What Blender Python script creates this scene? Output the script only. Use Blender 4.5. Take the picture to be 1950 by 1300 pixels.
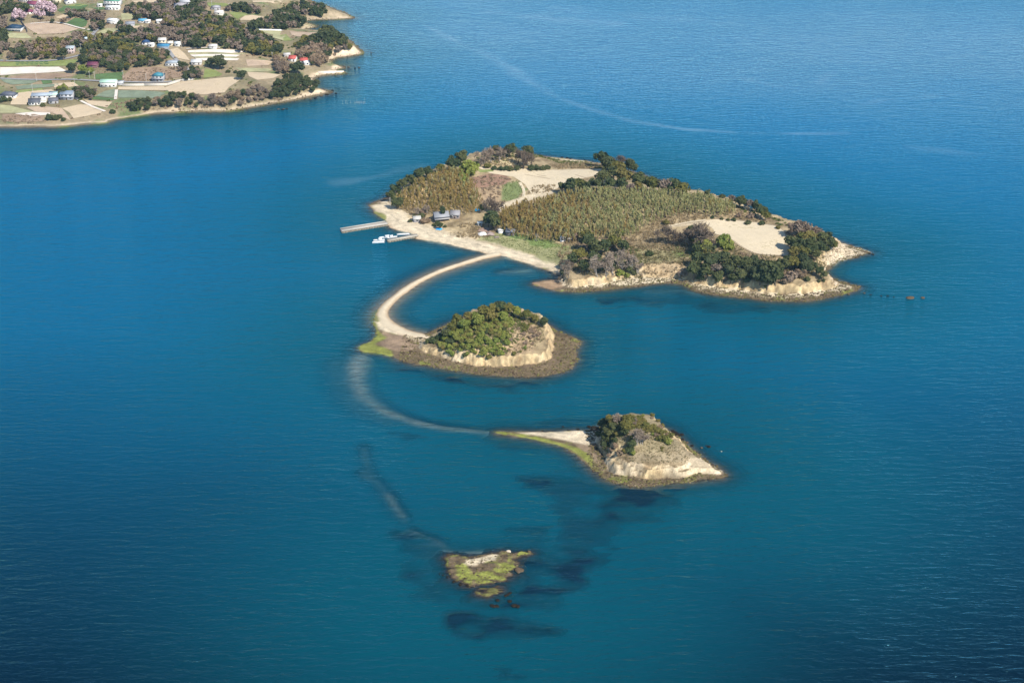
import bpy, math, random
import numpy as np
from mathutils import Vector
from mathutils.geometry import delaunay_2d_cdt

for _o in list(bpy.data.objects):
    bpy.data.objects.remove(_o)
SC = bpy.context.scene
COL = SC.collection
R = math.radians

# ------------------------------------------------------------------ camera, sky, sun, exposure
CAM_H, PITCH, FPX, CX, CY = 418.0, R(26.5), 2679.0, 975.0, 650.0   # photo pixels (1950 x 1300)
cam_d = bpy.data.cameras.new('camera')
cam = bpy.data.objects.new('camera', cam_d)
COL.objects.link(cam)
cam.location = (0, 0, CAM_H)
cam.rotation_euler = (R(90) - PITCH, 0, 0)
cam_d.sensor_width = 36.0
cam_d.lens = FPX / 1950.0 * 36.0
cam_d.clip_start = 1.0
cam_d.clip_end = 60000.0
SC.camera = cam

SUN_EL, SUN_AZ = R(45), R(140)        # azimuth clockwise from +Y (away from camera)
sdir = Vector((math.sin(SUN_AZ) * math.cos(SUN_EL), math.cos(SUN_AZ) * math.cos(SUN_EL), math.sin(SUN_EL)))
world = bpy.data.worlds.new('World')
SC.world = world
world.use_nodes = True
wn, wl = world.node_tree.nodes, world.node_tree.links
wn.clear()
sky = wn.new('ShaderNodeTexSky')
sky.sky_type = 'NISHITA'
sky.sun_disc = False
sky.sun_elevation = SUN_EL
sky.sun_rotation = SUN_AZ
sky.altitude = 100
sky.air_density = 1.0
sky.dust_density = 0.0
sky.ozone_density = 1.0
bg = wn.new('ShaderNodeBackground')
bg.inputs['Strength'].default_value = 0.13
wo = wn.new('ShaderNodeOutputWorld')
wl.new(sky.outputs[0], bg.inputs[0])
wl.new(bg.outputs[0], wo.inputs[0])
sun_d = bpy.data.lights.new('sun', 'SUN')
sun_d.energy = 5.0
sun_d.angle = R(0.53)
sun_d.color = (1.0, 0.935, 0.83)
sun = bpy.data.objects.new('sun', sun_d)
COL.objects.link(sun)
sun.location = (0, 0, 900)
sun.rotation_euler = sdir.to_track_quat('Z', 'Y').to_euler()
vs = SC.view_settings
vs.view_transform = 'Standard'
vs.look = 'None'
vs.exposure = 0.42
vs.gamma = 1.0
vs.use_curve_mapping = False
SC.cycles.max_bounces = 6
SC.cycles.transparent_max_bounces = 8
SC.cycles.volume_bounces = 0

# ------------------------------------------------------------------ geometry of view: photo point -> place
_cp, _sp = math.cos(PITCH), math.sin(PITCH)
def ray(px, py):
    u, v = (px - CX) / FPX, (CY - py) / FPX
    return np.array([u, _cp + v * _sp, -_sp + v * _cp])
def P(px, py, z=0.0):
    d = ray(px, py)
    t = (z - CAM_H) / d[2]
    return np.array([d[0] * t, d[1] * t])
def PP(pts, z=0.0):
    return np.array([P(p[0], p[1], z) for p in pts])
def pxm(xy, z=0.0):
    """photo pixels per metre at a place"""
    return FPX / math.sqrt(xy[0] ** 2 + xy[1] ** 2 + (CAM_H - z) ** 2)

# ------------------------------------------------------------------ numpy noise
def _hash(ix, iy, seed):
    h = (ix.astype(np.int64) * 374761393 + iy.astype(np.int64) * 668265263 + seed * 1442695041) & 0xffffffff
    h = ((h ^ (h >> 13)) * 1274126177) & 0xffffffff
    return ((h ^ (h >> 16)) & 0xffff) / 65535.0
def vnoise(x, y, seed=0):
    ix, iy = np.floor(x), np.floor(y)
    fx, fy = x - ix, y - iy
    fx, fy = fx * fx * (3 - 2 * fx), fy * fy * (3 - 2 * fy)
    a, b = _hash(ix, iy, seed), _hash(ix + 1, iy, seed)
    c, d = _hash(ix, iy + 1, seed), _hash(ix + 1, iy + 1, seed)
    return (a * (1 - fx) + b * fx) * (1 - fy) + (c * (1 - fx) + d * fx) * fy
def fbm(x, y, scale, seed=0, octv=4):
    s, amp, tot = 0.0, 1.0, 0.0
    x, y = x / scale, y / scale
    for i in range(octv):
        s = s + amp * (vnoise(x, y, seed + i * 17) * 2 - 1)
        tot += amp
        amp *= 0.5
        x, y = x * 2.03 + 11.3, y * 2.03 + 5.7
    return s / tot

def smooth(a, b, x):
    t = np.clip((x - a) / (b - a), 0, 1)
    return t * t * (3 - 2 * t)
def smin(a, b, k):
    h = np.clip(0.5 + 0.5 * (b - a) / k, 0, 1)
    return b * (1 - h) + a * h - k * h * (1 - h)

def seg_dist(X, Y, pts, vals=None, closed=True):
    """unsigned distance to a polyline; with vals also the values at the nearest point"""
    best = np.full(X.shape, 1e9)
    out = None if vals is None else [np.zeros(X.shape) for _ in range(vals.shape[1])]
    n = len(pts)
    for i in range(n if closed else n - 1):
        a, b = pts[i], pts[(i + 1) % n]
        d = b - a
        L = max(d @ d, 1e-9)
        t = np.clip(((X - a[0]) * d[0] + (Y - a[1]) * d[1]) / L, 0, 1)
        q = np.hypot(X - (a[0] + t * d[0]), Y - (a[1] + t * d[1]))
        m = q < best
        best = np.where(m, q, best)
        if vals is not None:
            va, vb = vals[i], vals[(i + 1) % n]
            for k in range(len(out)):
                out[k] = np.where(m, va[k] + (vb[k] - va[k]) * t, out[k])
    return best if vals is None else (best, out)
def inside(X, Y, pts):
    r = np.zeros(X.shape, bool)
    n = len(pts)
    for i in range(n):
        (x1, y1), (x2, y2) = pts[i], pts[(i + 1) % n]
        if y1 == y2:
            continue
        c = ((y1 > Y) != (y2 > Y)) & (X < (x2 - x1) * (Y - y1) / (y2 - y1) + x1)
        r ^= c
    return r
def sdist(X, Y, pts, vals=None):
    if vals is None:
        q = seg_dist(X, Y, pts)
        return np.where(inside(X, Y, pts), q, -q)
    q, o = seg_dist(X, Y, pts, vals)
    return np.where(inside(X, Y, pts), q, -q), o
def rounded(pts, vals=None, it=1):
    """corner cutting"""
    for _ in range(it):
        n = len(pts)
        np_, nv = [], []
        for i in range(n):
            a, b = pts[i], pts[(i + 1) % n]
            np_ += [a * .75 + b * .25, a * .25 + b * .75]
            if vals is not None:
                va, vb = vals[i], vals[(i + 1) % n]
                nv += [va * .75 + vb * .25, va * .25 + vb * .75]
        pts = np.array(np_)
        if vals is not None:
            vals = np.array(nv)
    return pts if vals is None else (pts, vals)
def rbf(ctrl, X, Y, c=6.0, nug=2.5):
    C = np.array([[*P(p[0], p[1], p[2]), p[2]] for p in ctrl])
    d = np.sqrt((C[:, None, 0] - C[None, :, 0]) ** 2 + (C[:, None, 1] - C[None, :, 1]) ** 2 + c * c)
    n = len(C)
    A = np.zeros((n + 1, n + 1))
    A[:n, :n] = -d + np.eye(n) * nug
    A[:n, n] = A[n, :n] = 1
    w = np.linalg.solve(A, np.append(C[:, 2], 0))
    Z = np.full(X.shape, w[n])
    for i in range(n):
        Z = Z - w[i] * np.sqrt((X - C[i, 0]) ** 2 + (Y - C[i, 1]) ** 2 + c * c)
    return Z

def bbox(coast, m=24.0):
    p = PP(coast)
    return (p[:, 0].min() - m, p[:, 0].max() + m, p[:, 1].min() - m, p[:, 1].max() + m)

def blur(Z, r, it=2):
    for _ in range(it):
        for ax in (0, 1):
            p = np.pad(Z, [(r + 1, r) if k == ax else (0, 0) for k in (0, 1)], mode='edge')
            c = np.cumsum(p, axis=ax)
            n = Z.shape[ax]
            Z = (np.take(c, np.arange(2 * r + 1, 2 * r + 1 + n), ax) - np.take(c, np.arange(0, n), ax)) / (2 * r + 1)
    return Z

class HF:
    """height field on a regular grid"""
    def __init__(s, x0, x1, y0, y1, res):
        s.x0, s.y0, s.res = x0, y0, res
        s.nx, s.ny = int((x1 - x0) / res) + 1, int((y1 - y0) / res) + 1
        s.X, s.Y = np.meshgrid(x0 + np.arange(s.nx) * res, y0 + np.arange(s.ny) * res)
        s.Z = np.full(s.X.shape, -9.0)
    def at(s, x, y):
        x, y = np.asarray(x, float), np.asarray(y, float)
        gx, gy = (x - s.x0) / s.res, (y - s.y0) / s.res
        ok = (gx >= 0) & (gy >= 0) & (gx < s.nx - 1) & (gy < s.ny - 1)
        gx, gy = np.clip(gx, 0, s.nx - 1.001), np.clip(gy, 0, s.ny - 1.001)
        i, j = gx.astype(int), gy.astype(int)
        fx, fy = gx - i, gy - j
        Z = s.Z
        z = (Z[j, i] * (1 - fx) + Z[j, i + 1] * fx) * (1 - fy) + (Z[j + 1, i] * (1 - fx) + Z[j + 1, i + 1] * fx) * fy
        return np.where(ok, z, -9.0)
    def hit(s, px, py, dz=0.0):
        """first place along the sight line of a photo point where the ground (raised by dz) is met -> (x, y, ground z)"""
        d = ray(px, py)
        zs = np.arange(60.0, -1.0, -0.15)
        t = (zs - CAM_H) / d[2]
        x, y = d[0] * t, d[1] * t
        h = s.at(x, y) + dz
        k = np.nonzero(h >= zs)[0]
        i = k[0] if len(k) else len(zs) - 1
        z = float(s.at(x[i], y[i]))
        if z < -5:
            z = 0.0
        return float(x[i]), float(y[i]), z
    def poly(s, pts, dz=0.0):
        return np.array([s.hit(p[0], p[1], dz)[:2] for p in pts])
    def slope(s):
        gy, gx = np.gradient(s.Z, s.res)
        return np.hypot(gx, gy)

# ------------------------------------------------------------------ objects
def link(name, data, parent=None, loc=None, rotz=0.0, scale=None):
    o = bpy.data.objects.new(name, data)
    COL.objects.link(o)
    if loc is not None:
        o.location = loc
    if rotz:
        o.rotation_euler = (0, 0, rotz)
    if scale is not None:
        o.scale = scale if hasattr(scale, '__len__') else (scale,) * 3
    if parent:
        o.parent = parent
    return o
def tag(o, label=None, cat=None, group=None, kind=None):
    if label: o['label'] = label
    if cat: o['category'] = cat
    if group: o['group'] = group
    if kind: o['kind'] = kind
    return o
def mesh_np(name, V, F, mat=None, smooth_=False, col=None, attrs=None):
    """V (n,3), F list of arrays with equal length polys (m,k)"""
    me = bpy.data.meshes.new(name)
    V = np.asarray(V, np.float32)
    if not isinstance(F, list):
        F = [F]
    F = [np.asarray(f, np.int32) for f in F if len(f)]
    me.vertices.add(len(V))
    me.vertices.foreach_set('co', V.ravel())
    lt = np.concatenate([f.ravel() for f in F])
    tot = np.concatenate([np.full(len(f), f.shape[1], np.int32) for f in F])
    st = np.concatenate([[0], np.cumsum(tot)[:-1]]).astype(np.int32)
    me.loops.add(len(lt))
    me.loops.foreach_set('vertex_index', lt)
    me.polygons.add(len(tot))
    me.polygons.foreach_set('loop_start', st)
    me.polygons.foreach_set('loop_total', tot)
    if smooth_:
        me.polygons.foreach_set('use_smooth', np.ones(len(tot), bool))
    me.update(calc_edges=True)
    if col is not None:
        a = me.attributes.new('Col', 'FLOAT_COLOR', 'POINT')
        c = np.ones((len(V), 4), np.float32)
        c[:, :3] = col
        a.data.foreach_set('color', c.ravel())
    for k, v in (attrs or {}).items():
        a = me.attributes.new(k, 'FLOAT', 'POINT')
        a.data.foreach_set('value', np.asarray(v, np.float32))
    if mat:
        for m in (mat if isinstance(mat, (list, tuple)) else [mat]):
            me.materials.append(m)
    return me
def grid_faces(nx, ny, keep=None):
    i = np.arange(nx * ny).reshape(ny, nx)
    f = np.stack([i[:-1, :-1], i[:-1, 1:], i[1:, 1:], i[1:, :-1]], -1)
    f = f.reshape(-1, 4)
    return f if keep is None else f[keep.ravel()]

# ------------------------------------------------------------------ materials
def nmat(name):
    m = bpy.data.materials.new(name)
    m.use_nodes = True
    nt = m.node_tree
    nt.nodes.clear()
    out = nt.nodes.new('ShaderNodeOutputMaterial')
    def N(t, **kw):
        n = nt.nodes.new(t)
        for k, v in kw.items():
            if k in n.inputs: n.inputs[k].default_value = v
            else: setattr(n, k, v)
        return n
    return m, N, nt.links.new, out
def mix_rgb(N, L, fac, a, b, blend='MIX'):
    n = N('ShaderNodeMix', data_type='RGBA', blend_type=blend)
    for sock, v in ((0, fac), (6, a), (7, b)):
        if hasattr(v, 'is_output') or hasattr(v, 'links'):
            L(v, n.inputs[sock])
        else:
            n.inputs[sock].default_value = v if sock == 0 else (*v, 1)
    return n.outputs[2]
def mth(N, L, op, a, b=None, clamp=False):
    n = N('ShaderNodeMath', operation=op, use_clamp=clamp)
    for i, v in enumerate((a, b)):
        if v is None: continue
        if hasattr(v, 'links'): L(v, n.inputs[i])
        else: n.inputs[i].default_value = v
    return n.outputs[0]
def ground_mat(name, spots=(0.16, 1.3, 7.0), amp=0.28, bump=0.6, bdist=0.35):
    """colour from the mesh's own land-cover attribute, grain from noise"""
    m, N, L, out = nmat(name)
    at = N('ShaderNodeAttribute', attribute_name='Col')
    geo = N('ShaderNodeNewGeometry')
    c = at.outputs['Color']
    hs = None
    for i, s in enumerate(spots):
        n = N('ShaderNodeTexNoise', Scale=s, Detail=5.0, Roughness=0.65)
        L(geo.outputs['Position'], n.inputs['Vector'])
        mr = N('ShaderNodeMapRange')
        mr.inputs['From Min'].default_value = 0.3
        mr.inputs['From Max'].default_value = 0.7
        mr.inputs['To Min'].default_value = 1 - amp
        mr.inputs['To Max'].default_value = 1 + amp
        L(n.outputs['Fac'], mr.inputs['Value'])
        v = N('ShaderNodeVectorMath', operation='SCALE')
        L(c, v.inputs[0])
        L(mr.outputs[0], v.inputs['Scale'])
        c = v.outputs[0]
        hs = n
    b = N('ShaderNodeBump', Strength=bump, Distance=bdist)
    L(hs.outputs['Fac'], b.inputs['Height'])
    p = N('ShaderNodeBsdfPrincipled', Roughness=0.95)
    p.inputs['Specular IOR Level'].default_value = 0.15
    L(c, p.inputs['Base Color'])
    L(b.outputs[0], p.inputs['Normal'])
    L(p.outputs[0], out.inputs[0])
    return m
def plain(name, rgb, rough=0.8, var=0.15, scale=0.8, spec=0.3, objrand=0.0, metallic=0.0):
    m, N, L, out = nmat(name)
    tc = N('ShaderNodeNewGeometry')
    n = N('ShaderNodeTexNoise', Scale=scale, Detail=4.0, Roughness=0.6)
    L(tc.outputs['Position'], n.inputs['Vector'])
    lo = tuple(max(0, v * (1 - var)) for v in rgb)
    hi = tuple(min(1, v * (1 + var)) for v in rgb)
    mr = N('ShaderNodeMapRange')
    mr.inputs['From Min'].default_value = 0.3
    mr.inputs['From Max'].default_value = 0.7
    L(n.outputs['Fac'], mr.inputs['Value'])
    c = mix_rgb(N, L, mr.outputs[0], lo, hi)
    p = N('ShaderNodeBsdfPrincipled', Roughness=rough, Metallic=metallic)
    p.inputs['Specular IOR Level'].default_value = spec
    L(c, p.inputs['Base Color'])
    L(p.outputs[0], out.inputs[0])
    return m
def field_mat(name, rgb, row_ang=0.0, row=.06, patch=.14, weeds=.0):
    """tilled soil or crop: faint rows, damp patches, a scatter of weeds"""
    m, N, L, out = nmat(name)
    geo = N('ShaderNodeNewGeometry')
    mp = N('ShaderNodeMapping')
    mp.inputs['Rotation'].default_value = (0, 0, row_ang)
    L(geo.outputs['Position'], mp.inputs['Vector'])
    wv = N('ShaderNodeTexWave', Scale=.16, Distortion=1.2, Detail=3.0)
    wv.inputs['Detail Scale'].default_value = 1.5
    L(mp.outputs[0], wv.inputs['Vector'])
    n1 = N('ShaderNodeTexNoise', Scale=.07, Detail=6.0, Roughness=.65, Distortion=.6)
    n2 = N('ShaderNodeTexNoise', Scale=1.1, Detail=4.0, Roughness=.7)
    for n in (n1, n2):
        L(geo.outputs['Position'], n.inputs['Vector'])
    def band(v, a, b, lo, hi):
        r = N('ShaderNodeMapRange')
        for k, q in (('From Min', a), ('From Max', b), ('To Min', lo), ('To Max', hi)):
            r.inputs[k].default_value = q
        L(v, r.inputs['Value'])
        return r.outputs[0]
    f = mth(N, L, 'MULTIPLY', band(wv.outputs['Fac'], 0, 1, 1 - row, 1 + row), band(n1.outputs['Fac'], .3, .7, 1 - patch, 1 + patch))
    f = mth(N, L, 'MULTIPLY', f, band(n2.outputs['Fac'], .3, .7, 1 - patch * .6, 1 + patch * .6))
    v = N('ShaderNodeVectorMath', operation='SCALE')
    v.inputs[0].default_value = rgb
    L(f, v.inputs['Scale'])
    c = v.outputs[0]
    if weeds:
        n3 = N('ShaderNodeTexNoise', Scale=.5, Detail=5.0, Roughness=.75)
        L(geo.outputs['Position'], n3.inputs['Vector'])
        c = mix_rgb(N, L, band(mth(N, L, 'MULTIPLY', n3.outputs['Fac'], n1.outputs['Fac']), .29, .36, 0, weeds), c, (.26, .21, .10))
    p = N('ShaderNodeBsdfPrincipled', Roughness=.95)
    p.inputs['Specular IOR Level'].default_value = .15
    L(c, p.inputs['Base Color'])
    b = N('ShaderNodeBump', Strength=.5, Distance=.2)
    L(n2.outputs['Fac'], b.inputs['Height'])
    L(b.outputs[0], p.inputs['Normal'])
    L(p.outputs[0], out.inputs[0])
    return m
def leaf_mat(name, cols, objcols=None, transl=0.2, objamt=0.5, gain=1.0):
    """leaf faces pick between the given colours face by face; whole plants drift towards objcols"""
    m, N, L, out = nmat(name)
    cols = [tuple(v * gain for v in c) for c in cols]
    objcols = objcols and [tuple(v * gain for v in c) for c in objcols]
    geo = N('ShaderNodeNewGeometry')
    oi = N('ShaderNodeObjectInfo')
    r = N('ShaderNodeValToRGB')
    el = r.color_ramp.elements
    while len(el) < len(cols):
        el.new(0.5)
    for i, c in enumerate(cols):
        el[i].position = i / (len(cols) - 1)
        el[i].color = (*c, 1)
    L(geo.outputs['Random Per Island'], r.inputs[0])
    c = r.outputs[0]
    if objcols:
        r2 = N('ShaderNodeValToRGB')
        el = r2.color_ramp.elements
        while len(el) < len(objcols):
            el.new(0.5)
        for i, q in enumerate(objcols):
            el[i].position = i / (len(objcols) - 1)
            el[i].color = (*q, 1)
        tn = N('ShaderNodeAttribute', attribute_name='tone')
        L(mth(N, L, 'FRACT', mth(N, L, 'ADD', oi.outputs['Random'], tn.outputs['Fac'])), r2.inputs[0])
        c = mix_rgb(N, L, objamt, c, r2.outputs[0])
    d = N('ShaderNodeBsdfDiffuse', Roughness=0.6)
    L(c, d.inputs[0])
    t = N('ShaderNodeBsdfTranslucent')
    L(c, t.inputs[0])
    mx = N('ShaderNodeMixShader', Fac=transl)
    L(d.outputs[0], mx.inputs[1])
    L(t.outputs[0], mx.inputs[2])
    L(mx.outputs[0], out.inputs[0])
    return m
# ------------------------------------------------------------------ land cover colours (albedo)
SAND = np.array([0.60, 0.50, 0.35]); SAND2 = np.array([0.50, 0.38, 0.25]); WET = np.array([0.24, 0.18, 0.115])
CLIFF = np.array([0.54, 0.405, 0.225]); CLIFF2 = np.array([0.42, 0.29, 0.155]); PALE = np.array([0.60, 0.50, 0.36])
SCRUB = np.array([0.21, 0.155, 0.085]); DRY = np.array([0.37, 0.285, 0.165]); ALGA = np.array([0.165, 0.175, 0.04])
RUBBLE = np.array([0.135, 0.098, 0.06]); GREEN = np.array([0.10, 0.16, 0.045]); DARKR = np.array([0.055, 0.04, 0.028])
def lerp(a, b, t):
    t = np.clip(t, 0, 1)[..., None]
    return a * (1 - t) + b * t

def build_island(coast, foot, ctrl, bounds, res, seed, jit=1.2, flat_h=1.1, flat_w=6.0, uw=0.22, k=1.6, relief=0.8, fjit=1.4, inner_r=4.0):
    h = HF(*bounds, res)
    X, Y = h.X, h.Y
    c = rounded(PP(coast))
    f = np.array([[*P(p[0], p[1], flat_h)] for p in foot])
    f, sl = rounded(f, np.array([[p[2]] for p in foot]))
    dc = sdist(X, Y, c) + jit * fbm(X, Y, 9, seed, 4) + .6 * jit * fbm(X, Y, 3, seed + 2, 3)
    flat = np.where(dc > 0, flat_h * (1 - np.exp(-np.maximum(dc, 0) / flat_w)),
                    -(uw * -np.minimum(dc, 0) + 0.003 * dc ** 2))
    flat = np.maximum(flat, -9)
    df, (s,) = sdist(X, Y, f, sl)
    df = df + fjit * fbm(X, Y, 11, seed + 5, 4) * smooth(0.2, 0.8, s)
    inner = np.maximum(blur(rbf(ctrl, X, Y), max(1, int(inner_r / res))) - flat_h, 0.15)
    prof = s * np.maximum(df, 0) + 0.012 * np.maximum(df - 8, 0) ** 2
    prof = prof * (1 + 0.35 * fbm(X, Y, 6, seed + 9, 3))
    hill = np.maximum(smin(prof, inner, k), 0) * smooth(0, 1.0, df)
    Z = flat + hill
    g = np.hypot(*np.gradient(Z, res))
    cm = smooth(0.38, 0.9, blur(g, 2, 1))
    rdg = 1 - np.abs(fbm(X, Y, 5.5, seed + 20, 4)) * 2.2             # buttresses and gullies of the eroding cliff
    Z = Z + relief * cm * (1.9 * (rdg - .55) + 1.1 * fbm(X, Y, 2.2, seed + 23, 3))
    Z = Z + .35 * cm * np.sin(Z * 2.9 + 2 * fbm(X, Y, 10, seed + 27, 2))   # ledges
    h.cm, h.rdg = cm, rdg
    shelf = smooth(-1.5, 1.5, dc) * smooth(.5, -.5, df) * smooth(.15, .5, s)
    Z = Z + shelf * (.55 * fbm(X * .6 + Y * .3, Y * 1.5, 4, seed + 33, 4))
    Z = Z + 0.35 * fbm(X, Y, 14, seed + 30, 3) * smooth(2, 10, df)
    h.Z = Z
    h.dc, h.df, h.s = dc, df, s
    return h
def cover_basic(h, seed, grass=DRY, flatcol=RUBBLE, foreshore=SAND):
    X, Y, Z = h.X, h.Y, h.Z
    g = h.slope()
    n = fbm(X, Y, 7, seed + 40, 4)
    n2 = fbm(X, Y, 2.6, seed + 50, 3)
    top = lerp(grass, SCRUB, smooth(-0.3, 0.5, n))
    cl = lerp(lerp(CLIFF, CLIFF2, smooth(-0.1, 0.6, n2 + 0.5 * fbm(X, Z * 4 + Y * .3, 6, seed + 61, 3))), PALE, .6 * smooth(0.1, 0.5, fbm(X, Y, 12, seed + 66, 3)))
    col = lerp(top, cl, smooth(0.42, 0.72, g + 0.15 * n2))
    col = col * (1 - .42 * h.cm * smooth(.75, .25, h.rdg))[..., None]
    lowd = smooth(0.6, -0.6, h.df)
    col = lerp(col, np.broadcast_to(foreshore, col.shape), lowd)
    low2 = smooth(0.95, 0.45, Z + 0.25 * n2)
    fl = lerp(np.broadcast_to(flatcol, col.shape), ALGA, smooth(0.15, 0.45, n + 0.4 * n2))
    col = lerp(col, fl, low2)
    col = lerp(col, np.broadcast_to(WET * 0.55, col.shape), smooth(0.12, 0.0, Z))
    return col
def paint(h, col, polys, colour, edge=2.0, amt=1.0, noise=0.0, seed=3):
    pts = h.poly(polys)
    d = sdist(h.X, h.Y, pts) + noise * fbm(h.X, h.Y, 8, seed, 3)
    return lerp(col, np.broadcast_to(colour, col.shape), amt * smooth(-edge * .5, edge * .5, d))
def terrain_obj(name, h, col, mat, zmin=-3.0):
    k = np.maximum.reduce([h.Z[:-1, :-1], h.Z[1:, :-1], h.Z[:-1, 1:], h.Z[1:, 1:]]) > zmin
    V = np.stack([h.X, h.Y, h.Z], -1).reshape(-1, 3)
    F = grid_faces(h.nx, h.ny, k)
    used = np.zeros(len(V), bool)
    used[F.ravel()] = True
    re = np.cumsum(used) - 1
    me = mesh_np(name, V[used], re[F], mat, True, col.reshape(-1, 3)[used])
    return tag(link(name, me), kind='structure')

MAT_GROUND = ground_mat('ground_cover')
MAT_MAIN = ground_mat('mainland_cover', (0.05, 0.35, 2.0), 0.22, 0.4, 0.5)

# ------------------------------------------------------------------ main island
MI_COAST = [(703,388),(708,401),(722,413),(736,421),(733,431),(755,438),(768,440),(781,444),(795,449),(790,455),(807,457),(845,463),
    (884,472),(918,481),(935,486),(955,487),(985,495),(1017,507),(1064,524),(1063,532),(1029,535),(1012,539),(1024,545),(1054,554),(1091,556),(1128,555),
    (1175,550),(1213,545),(1257,541),(1296,540),(1318,552),(1358,562),(1410,566),(1455,573),(1532,575),(1570,568),(1620,558),(1639,547),
    (1628,543),(1605,537),(1580,527),(1574,514),(1599,496),(1633,489),(1657,481),(1647,476),(1618,467),(1590,456),(1545,438),(1495,424),(1450,405),
    (1380,382),(1300,360),(1215,328),(1130,307),(1075,302),(1040,298),(1000,290),(950,288),(900,300),(850,315),(800,335),(760,355),(738,373),(718,383)]
MI_FOOT = [(737,386,.5),(760,398,.10),(790,412,.10),(800,425,.08),(815,436,.05),(850,447,.05),(905,460,.05),(960,472,.05),(1030,490,.06),
    (1072,512,.6),(1070,528,2.0),(1082,546,2.2),(1120,545,2.2),(1160,539,1.0),(1180,530,.8),(1260,527,.7),(1300,531,1.0),(1330,543,1.1),
    (1400,548,1.6),(1440,556,1.9),(1500,560,2.0),(1560,555,1.8),(1602,544,.8),(1588,532,1.),(1568,516,1.2),(1574,505,1.2),(1600,489,.9),
    (1632,483,.5),(1610,469,.8),(1585,456,1.1),(1540,440,1.),(1488,425,.8),(1440,404,.5),(1370,382,.4),(1300,364,.35),(1215,332,.3),(1130,311,.2),(1075,305,.15),
    (1010,293,.3),(950,291,.4),(900,303,.6),(850,318,.6),(800,338,.6),(760,358,.6),(742,374,.6)]
MI_CTRL = [(760,408,1.5),(800,430,2.3),(850,440,2.5),(900,455,2.5),(960,472,2.5),(1040,494,2.5),(845,416,3.2),(900,425,3.4),(1000,455,3.5),
    (940,400,5),(985,372,9),(1000,347,13),(860,346,16.5),(800,362,11.5),(760,377,5),(820,390,5),(880,392,5.5),(930,325,14),(1000,335,14),(1050,347,13),
    (1130,328,14),(960,300,18),(960,362,10),(900,352,13),(950,430,4),(1040,450,4),(1100,457,5),(1190,447,8),(1250,412,14),(1350,407,17),
    (1180,376,19.5),(1100,378,15),(1040,400,10),(1120,418,12),(1250,381,20),(1330,387,20),(1400,394,17),(1350,427,15),(1480,440,14),(1400,456,13),(1430,485,11),
    (1500,485,11),(1200,472,8),(1150,445,8),(1130,510,5.5),(1250,500,8),(1320,495,9),(1400,505,8.5),(1500,515,8),(1550,480,9),(1552,450,13),(1590,470,6),
    (1090,514,6.5),(1150,518,6),(1450,530,7.5),(1540,523,7.5),(1440,410,12),(1300,440,12),(1300,470,10),(1620,478,3.5),(1070,314,8),(1130,316,10),(1035,308,9),(1200,340,12)]
MI = build_island(MI_COAST, MI_FOOT, MI_CTRL, bbox(MI_COAST, 30), 1.0, 11, jit=1.5, inner_r=9.0)
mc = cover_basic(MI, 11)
mc = lerp(mc, np.broadcast_to(SAND, mc.shape), smooth(0.35, 0.6, MI.Z) * smooth(0.3, -0.5, MI.df) * smooth(.25, .12, MI.s))
mc = lerp(mc, np.broadcast_to(SAND2, mc.shape), smooth(0.05, 0.2, MI.Z) * smooth(0.55, 0.35, MI.Z) * smooth(.25, .12, MI.s))
mc = paint(MI, mc, [(708,392),(735,388),(800,420),(870,440),(960,465),(1060,500),(1068,522),(1000,500),(940,485),(880,472),(800,456),(760,440),(735,425)], SAND, 4, 0.7, 2)
mc = paint(MI, mc, [(775,415),(800,422),(830,432),(850,440),(900,455),(950,470),(905,452),(880,440),(850,430),(800,412),(780,405)], DRY * 1.25, 4, .8, 3)
mc = paint(MI, mc, [(905,458),(930,445),(970,443),(1000,450),(1060,460),(1090,470),(1085,490),(1066,505),(1040,496),(1000,482),(950,466)], [.27, .265, .125], 5, .95, 6)
mc = paint(MI, mc, [(960,446),(1000,449),(1065,461),(1075,472),(1040,470),(990,458)], [.16, .22, .07], 4, .95, 6)
mc = paint(MI, mc, [(955,352),(985,343),(997,360),(992,380),(962,384),(952,368)], [.15, .19, .07], 3, .9, 6)
mc = paint(MI, mc, [(897,338),(940,330),(977,340),(958,352),(930,360),(900,357)], [0.26, 0.155, 0.11], 3, .9, 3)
mc = paint(MI, mc, [(905,360),(950,353),(955,370),(950,385),(925,388),(905,378)], [0.34, 0.245, 0.15], 3, .9, 3)
mc = paint(MI, mc, [(1275,470),(1310,462),(1335,475),(1325,492),(1290,490)], GREEN * 1.1, 4, .8, 4)
mc = paint(MI, mc, [(1210,470),(1280,480),(1300,500),(1240,502),(1200,495)], [0.25, 0.24, 0.11], 4, .6, 5)
mc = paint(MI, mc, [(935,405),(960,386),(1000,372),(1045,362),(1060,366),(1010,381),(965,395),(945,410)], SAND * .95, 2, .9, 1)
mc = paint(MI, mc, [(1270,428),(1345,419),(1350,424),(1275,434)], SAND * .9, 2, .8, 1)
mc = paint(MI, mc, [(1165,531),(1285,528),(1300,533),(1255,539),(1180,545)], SAND * 1.05, 2, .95, 1)
mc = paint(MI, mc, [(1580,468),(1640,470),(1657,480),(1620,488),(1590,505),(1572,508)], PALE * .95, 3, .75, 3)
mc = paint(MI, mc, [(1012,539),(1062,532),(1072,545),(1050,552),(1025,545)], [0.30, 0.20, 0.12], 2, .9, 1)
mc = paint(MI, mc, [(1225,505),(1300,500),(1305,528),(1230,525)], [0.40, 0.29, 0.17], 3, .7, 2)
mc = paint(MI, mc, [(716,404),(738,410),(735,424),(722,414)], ALGA, 2, .9, 2)
wr = np.exp(-((MI.dc - 9 - 2 * fbm(MI.X, MI.Y, 20, 16, 3)) / .8) ** 2) + .7 * np.exp(-((MI.dc - 15 - 3 * fbm(MI.X, MI.Y, 16, 18, 3)) / .7) ** 2)
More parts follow.
